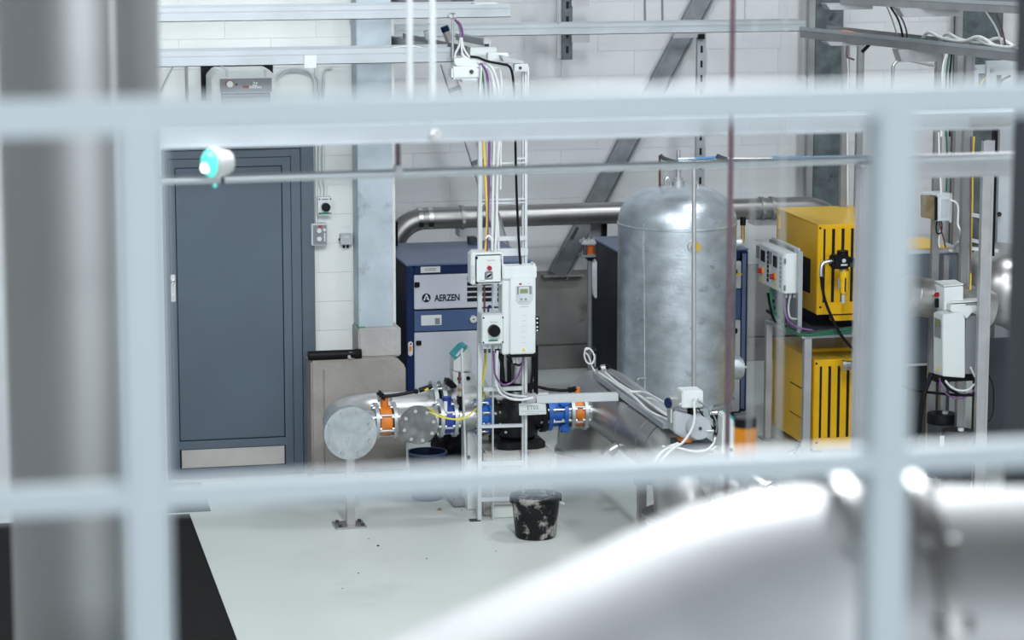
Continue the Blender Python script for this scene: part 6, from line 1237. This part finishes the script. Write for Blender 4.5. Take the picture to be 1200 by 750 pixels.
cable([(1170, 100), (1176, 93), (1184, 89)], 1.4, black_m, 'black cable curving behind the bolted plates', 17.84)
# ================================================================== halfway: rails and lamps between the gate and the machines
YM = 9.0
mt = thing('long_rail_tray', P(680, 157, YM), 'long pale rail crossing the whole view halfway to the machines', 'cable tray')
z1_, z0_ = P(600, 147, YM).z, P(600, 164.5, YM).z; xa_, xb_ = P(100, 160, YM).x, P(1240, 148, YM).x
part(mt, 'web', MB().box(xa_, xb_, YM, YM + 0.004, z0_, z1_), tray_m); part(mt, 'top_flange', MB().box(xa_, xb_, YM, YM + 0.12, z1_, z1_ + 0.004), tray_m); part(mt, 'bottom_lip', MB().box(xa_, xb_, YM - 0.014, YM + 0.01, z0_, z0_ + 0.008), tray_m)
part(mt, 'coupling', MB().box(P(1136, 148, YM).x, P(1182, 148, YM).x, YM - 0.012, YM, z0_ + 0.006, z1_ - 0.004), steel_m, 'bright coupling piece', bevel=0.004)
p_ = P(510.5, 157, YM - 0.01); b_ = part(mt, 'bolt', MB().cyl(p_, p_ + V((0, -0.03, 0)), 0.013, n=6), steel_m); part(b_, 'washer', MB().cyl(p_, p_ + V((0, -0.006, 0)), 0.02), steel_m)
part(mt, 'drop_rod', MB().cyl((P(483.5, 50, YM).x, YM + 0.05, z1_), (P(483.5, 50, YM).x, YM + 0.05, 8), 0.0105), white_m, 'white hanger rod'); part(mt, 'drop_rod', MB().cyl((P(511, 50, YM).x, YM + 0.06, z1_), (P(511, 50, YM).x, YM + 0.06, 8), 0.0105), white_m, 'white hanger rod')
tr_ = thing('thin_rail', P(600, 200, YM + 0.05), 'thin pale pipe rail hung just below the long pale rail', 'rail')
pA, pB = P(170, 212, YM + 0.05), P(1016, 187, YM + 0.05); zr = (pA.z + pB.z) / 2
part(tr_, 'pipe', MB().cyl(pA, pB, 5.2 * mpp(YM), n=16), tray_m)
xh = P(466.5, 200, YM + 0.05); part(tr_, 'hanger', MB().cyl(xh, V((xh.x, xh.y, z1_)), 0.008), maroon_m, 'dark hanger rod'); part(tr_, 'hanger_clip', MB().box(xh.x - 0.012, xh.x + 0.012, xh.y - 0.02, xh.y + 0.02, xh.z - 0.02, xh.z + 0.018), trayd_m, bevel=0.004)
po = thing('mid_post', P(1017, 400, YM), 'pale grey post ending the thin rail, half behind the gate bar', 'post')
r = rect(1006, 196, 1031, 540, YM + 0.02, 0.06); part(po, 'tube', MB().box(r[0], r[1], r[2], r[3], 0, r[5]), strut_m, bevel=0.006); part(po, 'top_cap', MB().box(r[0] - 0.004, r[1] + 0.004, r[2] - 0.004, r[3] + 0.004, r[5], r[5] + 0.01), strut_m)
rb_ = thing('side_beam', P(1130, 195, YM), 'wide grey beam leading from the pale post to the dark steel column', 'beam')
q0, q1 = P(1022, 197, YM), P(1230, 190, YM); part(rb_, 'beam', MB().box(q0.x, q1.x, YM + 0.02, YM + 0.10, P(1100, 210, YM).z, P(1100, 183.5, YM).z), strut_m, bevel=0.012); part(rb_, 'edge_strip', MB().box(q0.x, q1.x, YM + 0.005, YM + 0.02, P(1100, 190, YM).z, P(1100, 186, YM).z), tray_m)
mr = thing('red_lead_rod', P(855, 300, YM - 0.2), 'dark reddish rod hanging straight down before the tank', 'rod')
part(mr, 'rod', MB().cyl((P(855, 300, YM - 0.2).x, YM - 0.2, 1.4), (P(855, 300, YM - 0.2).x, YM - 0.2, 8), 3.2 * mpp(YM)), maroon_m)
# signal lamp on the thin rail
YL_ = YM - 0.1
c0 = P(252, 191, YL_); sl = thing('signal_lamp', c0, 'glowing teal signal lamp mounted on the thin rail before the blue door', 'lamp')
rl = 18.5 * mpp(YL_); ax = V((-0.88, -0.475, 0.0)).normalized()
part(sl, 'housing', MB().lathe([(0, 0.055), (rl * 0.7, 0.05), (rl * 0.98, 0.0), (rl, -0.015), (rl * 0.9, -0.02)], c0, -ax, 32), bigpipe_m, 'grey housing')
part(sl, 'lens', MB().lathe([(0, 0.032), (rl * 0.4, 0.028), (rl * 0.75, 0.016), (rl * 0.93, 0)], c0 + ax * 0.012, ax, 32), lens_m, 'teal glowing lens'); part(sl, 'bulb', MB().lathe([(0, -0.015), (0.011, -0.012), (0.015, 0), (0.011, 0.012), (0, 0.015)], c0 + ax * 0.043 + V((0.004, -0.004, -0.012)), (0, 0, 1)), lensw_m, 'white hot spot'); part(sl, 'bracket', MB().cyl(c0 + V((0.03, 0.03, 0.02)), c0 + V((0.03, 0.06, -0.07)), 0.006), dgrey_m)
p_ = P(252, 217.5, YL_ + 0.06); part(sl, 'pilot_light', MB().lathe([(0, -0.008), (0.008, 0), (0, 0.008)], p_, (0, 0, 1), 12), lens_m, 'teal pilot light')
# orange beacon
YBc = 8.4
bcn = thing('orange_beacon', P(872, 540, YBc), 'orange beacon with dark cap on a post behind the gate rail', 'beacon'); c0 = P(872.3, 538, YBc); rbk = 13.5 * mpp(YBc)
zt__ = P(872, 489, YBc).z; zm_ = P(872, 500, YBc).z
part(bcn, 'lens', MB().lathe([(0, 0), (rbk * 0.98, 0), (rbk, zm_ - c0.z), (0, zm_ - c0.z)], c0, n=32), amber_m, 'orange lens'); part(bcn, 'cap', MB().lathe([(0, zm_), (rbk * 1.02, zm_), (rbk * 1.02, zt__ - 0.008), (rbk * 0.9, zt__), (0, zt__)], (c0.x, c0.y, 0), n=32), black_m, 'dark cap')
part(bcn, 'post', MB().cyl((c0.x, c0.y, 0), (c0.x, c0.y, c0.z), rbk * 0.5), strut_m)
# pale wires near the camera
for i, (x, r_) in enumerate(((919, 3.4), (884, 2.2))):
    p_ = P(x, 100, 5.2 + i * 0.3); one('hanging_wire', MB().cyl((p_.x, p_.y, 2.2), (p_.x, p_.y, 8), r_ * mpp(5.2) * 0.55), white_m, ('thicker of two pale wires hanging before the rear wall', 'thinner of two pale wires hanging before the rear wall')[i], 'wire')

# ================================================================== foreground: columns, big pipe, gate on its platform
lx0, lx1 = P(4, 300, 6.0).x, P(187, 60, 6.0).x
lp_ = thing('pipe_column', ((lx0 + lx1) / 2, 6.0, 0), 'wide brushed steel pipe column behind the gate beside the door', 'column')
cc = ((lx0 + lx1) / 2, 6.0); rl_ = (lx1 - lx0) / 2
part(lp_, 'shell', MB().cyl((cc[0], cc[1], 0), (cc[0], cc[1], 8), rl_, n=64), shell_m)
part(lp_, 'seam_strip', MB().box(cc[0] + 0.05, cc[0] + 0.06, cc[1] - rl_ - 0.002, cc[1] - rl_ * 0.9, 0, 8), shell_m); part(lp_, 'floor_collar', MB().cyl((cc[0], cc[1], 0), (cc[0], cc[1], 0.05), rl_ + 0.06, n=48), pipe_m)
rx = P(1178, 400, 5.3).x; struct('column_4', MB().box(rx, rx + 0.28, 5.0, 5.3, 0, 8), dgrey_m, bevel=0.01)
# big pipe close to the gate
YQ = 3.25
rp = 0.175
bp2 = thing('big_foreground_pipe', P(900, 720, YQ), 'large pale steel pipe just beyond the gate, bending down with bolted flange', 'pipe')
zc_ = P(1000, 556, YQ).z - rp * 0.99
pts = [P(1500, 733, YQ), P(1150, 733, YQ), P(1000, 734, YQ), P(925, 741, YQ), P(850, 760, YQ - 0.02), P(715, 826, YQ - 0.08), P(579, 893, YQ - 0.14), P(300, 1030, YQ - 0.26)]
zc_ = P(1000, 734, YQ).z
part(bp2, 'tube', MB().tube([P(990, 734, YQ)] + pts[3:], rp, 48, sub=8), bigpipe_m)
part(bp2, 'dark_section', MB().cyl(P(990, 734, YQ), P(1500, 734, YQ), rp - 0.002, n=48), shell_m, 'darker steel section')
xf_ = P(985, 700, YQ).x
ring(bp2, 'flange', (xf_ - 0.012, YQ, zc_), (1, 0, 0), rp + 0.02, rp - 0.02, 0.02, pipeb_m, 12, 0.011, rp + 0.006)
ring(bp2, 'flange', (xf_ + 0.075, YQ, zc_), (1, 0, 0), rp + 0.02, rp - 0.02, 0.02, pipeb_m, 12, 0.011, rp + 0.006)
part(bp2, 'stand', MB().box(xf_ + 0.3, xf_ + 0.36, YQ - 0.03, YQ + 0.03, 2.85, zc_ - rp + 0.01), pipeb_m)
# gate
YGt = 2.72; gmm = mpp(YGt)
zplat = 2.85
struct('floor_2', MB().box(-3, 5, -2.5, 4.6, 2.77, zplat), rubber_m)
for x in (-2.6, 4.4): struct('column_5' if x < 0 else 'column_6', MB().box(x - 0.1, x + 0.1, 0.4, 0.6, 0, 2.77), dgrey_m)
gt = thing('guard_gate', (P(600, 400, YGt).x, YGt, zplat), 'pale blue steel guard gate standing close to the viewer', 'gate')
gx0, gx1 = P(-160, 400, YGt).x, P(1360, 400, YGt).x
def hrail(name, yc, h, x0=-160, x1=1360): z = P(600, yc, YGt).z; part(gt, name, MB().box(gx0, gx1, YGt, YGt + 0.035, z - h * gmm / 2, z + h * gmm / 2), gate_m, bevel=0.004)
hrail('top_rail', 128.5, 40); hrail('lower_rail', 564, 30)
ztop = P(600, 128.5, YGt).z
for xt, wd in ((169, 51), (1046, 49), (-130, 50), (1330, 50)):
    x = P(xt, 400, YGt).x; part(gt, 'upright', MB().box(x - wd * gmm / 2, x + wd * gmm / 2, YGt - 0.002, YGt + 0.037, zplat, ztop), gate_m, bevel=0.004)

# repeats of one kind share a group phrase
kinds = {}
for o in bpy.data.objects:
    if o.parent is None and o.get('category') and not o.get('group'):
        kinds.setdefault(o.name.split('.')[0], []).append(o)
for k_, os_ in kinds.items():
    if len(os_) > 1:
        nm = k_.replace('_', ' '); nm += 'es' if nm.endswith(('x', 's', 'ch')) else 's'
        for o in os_: o['group'] = nm + ' in the plant hall'
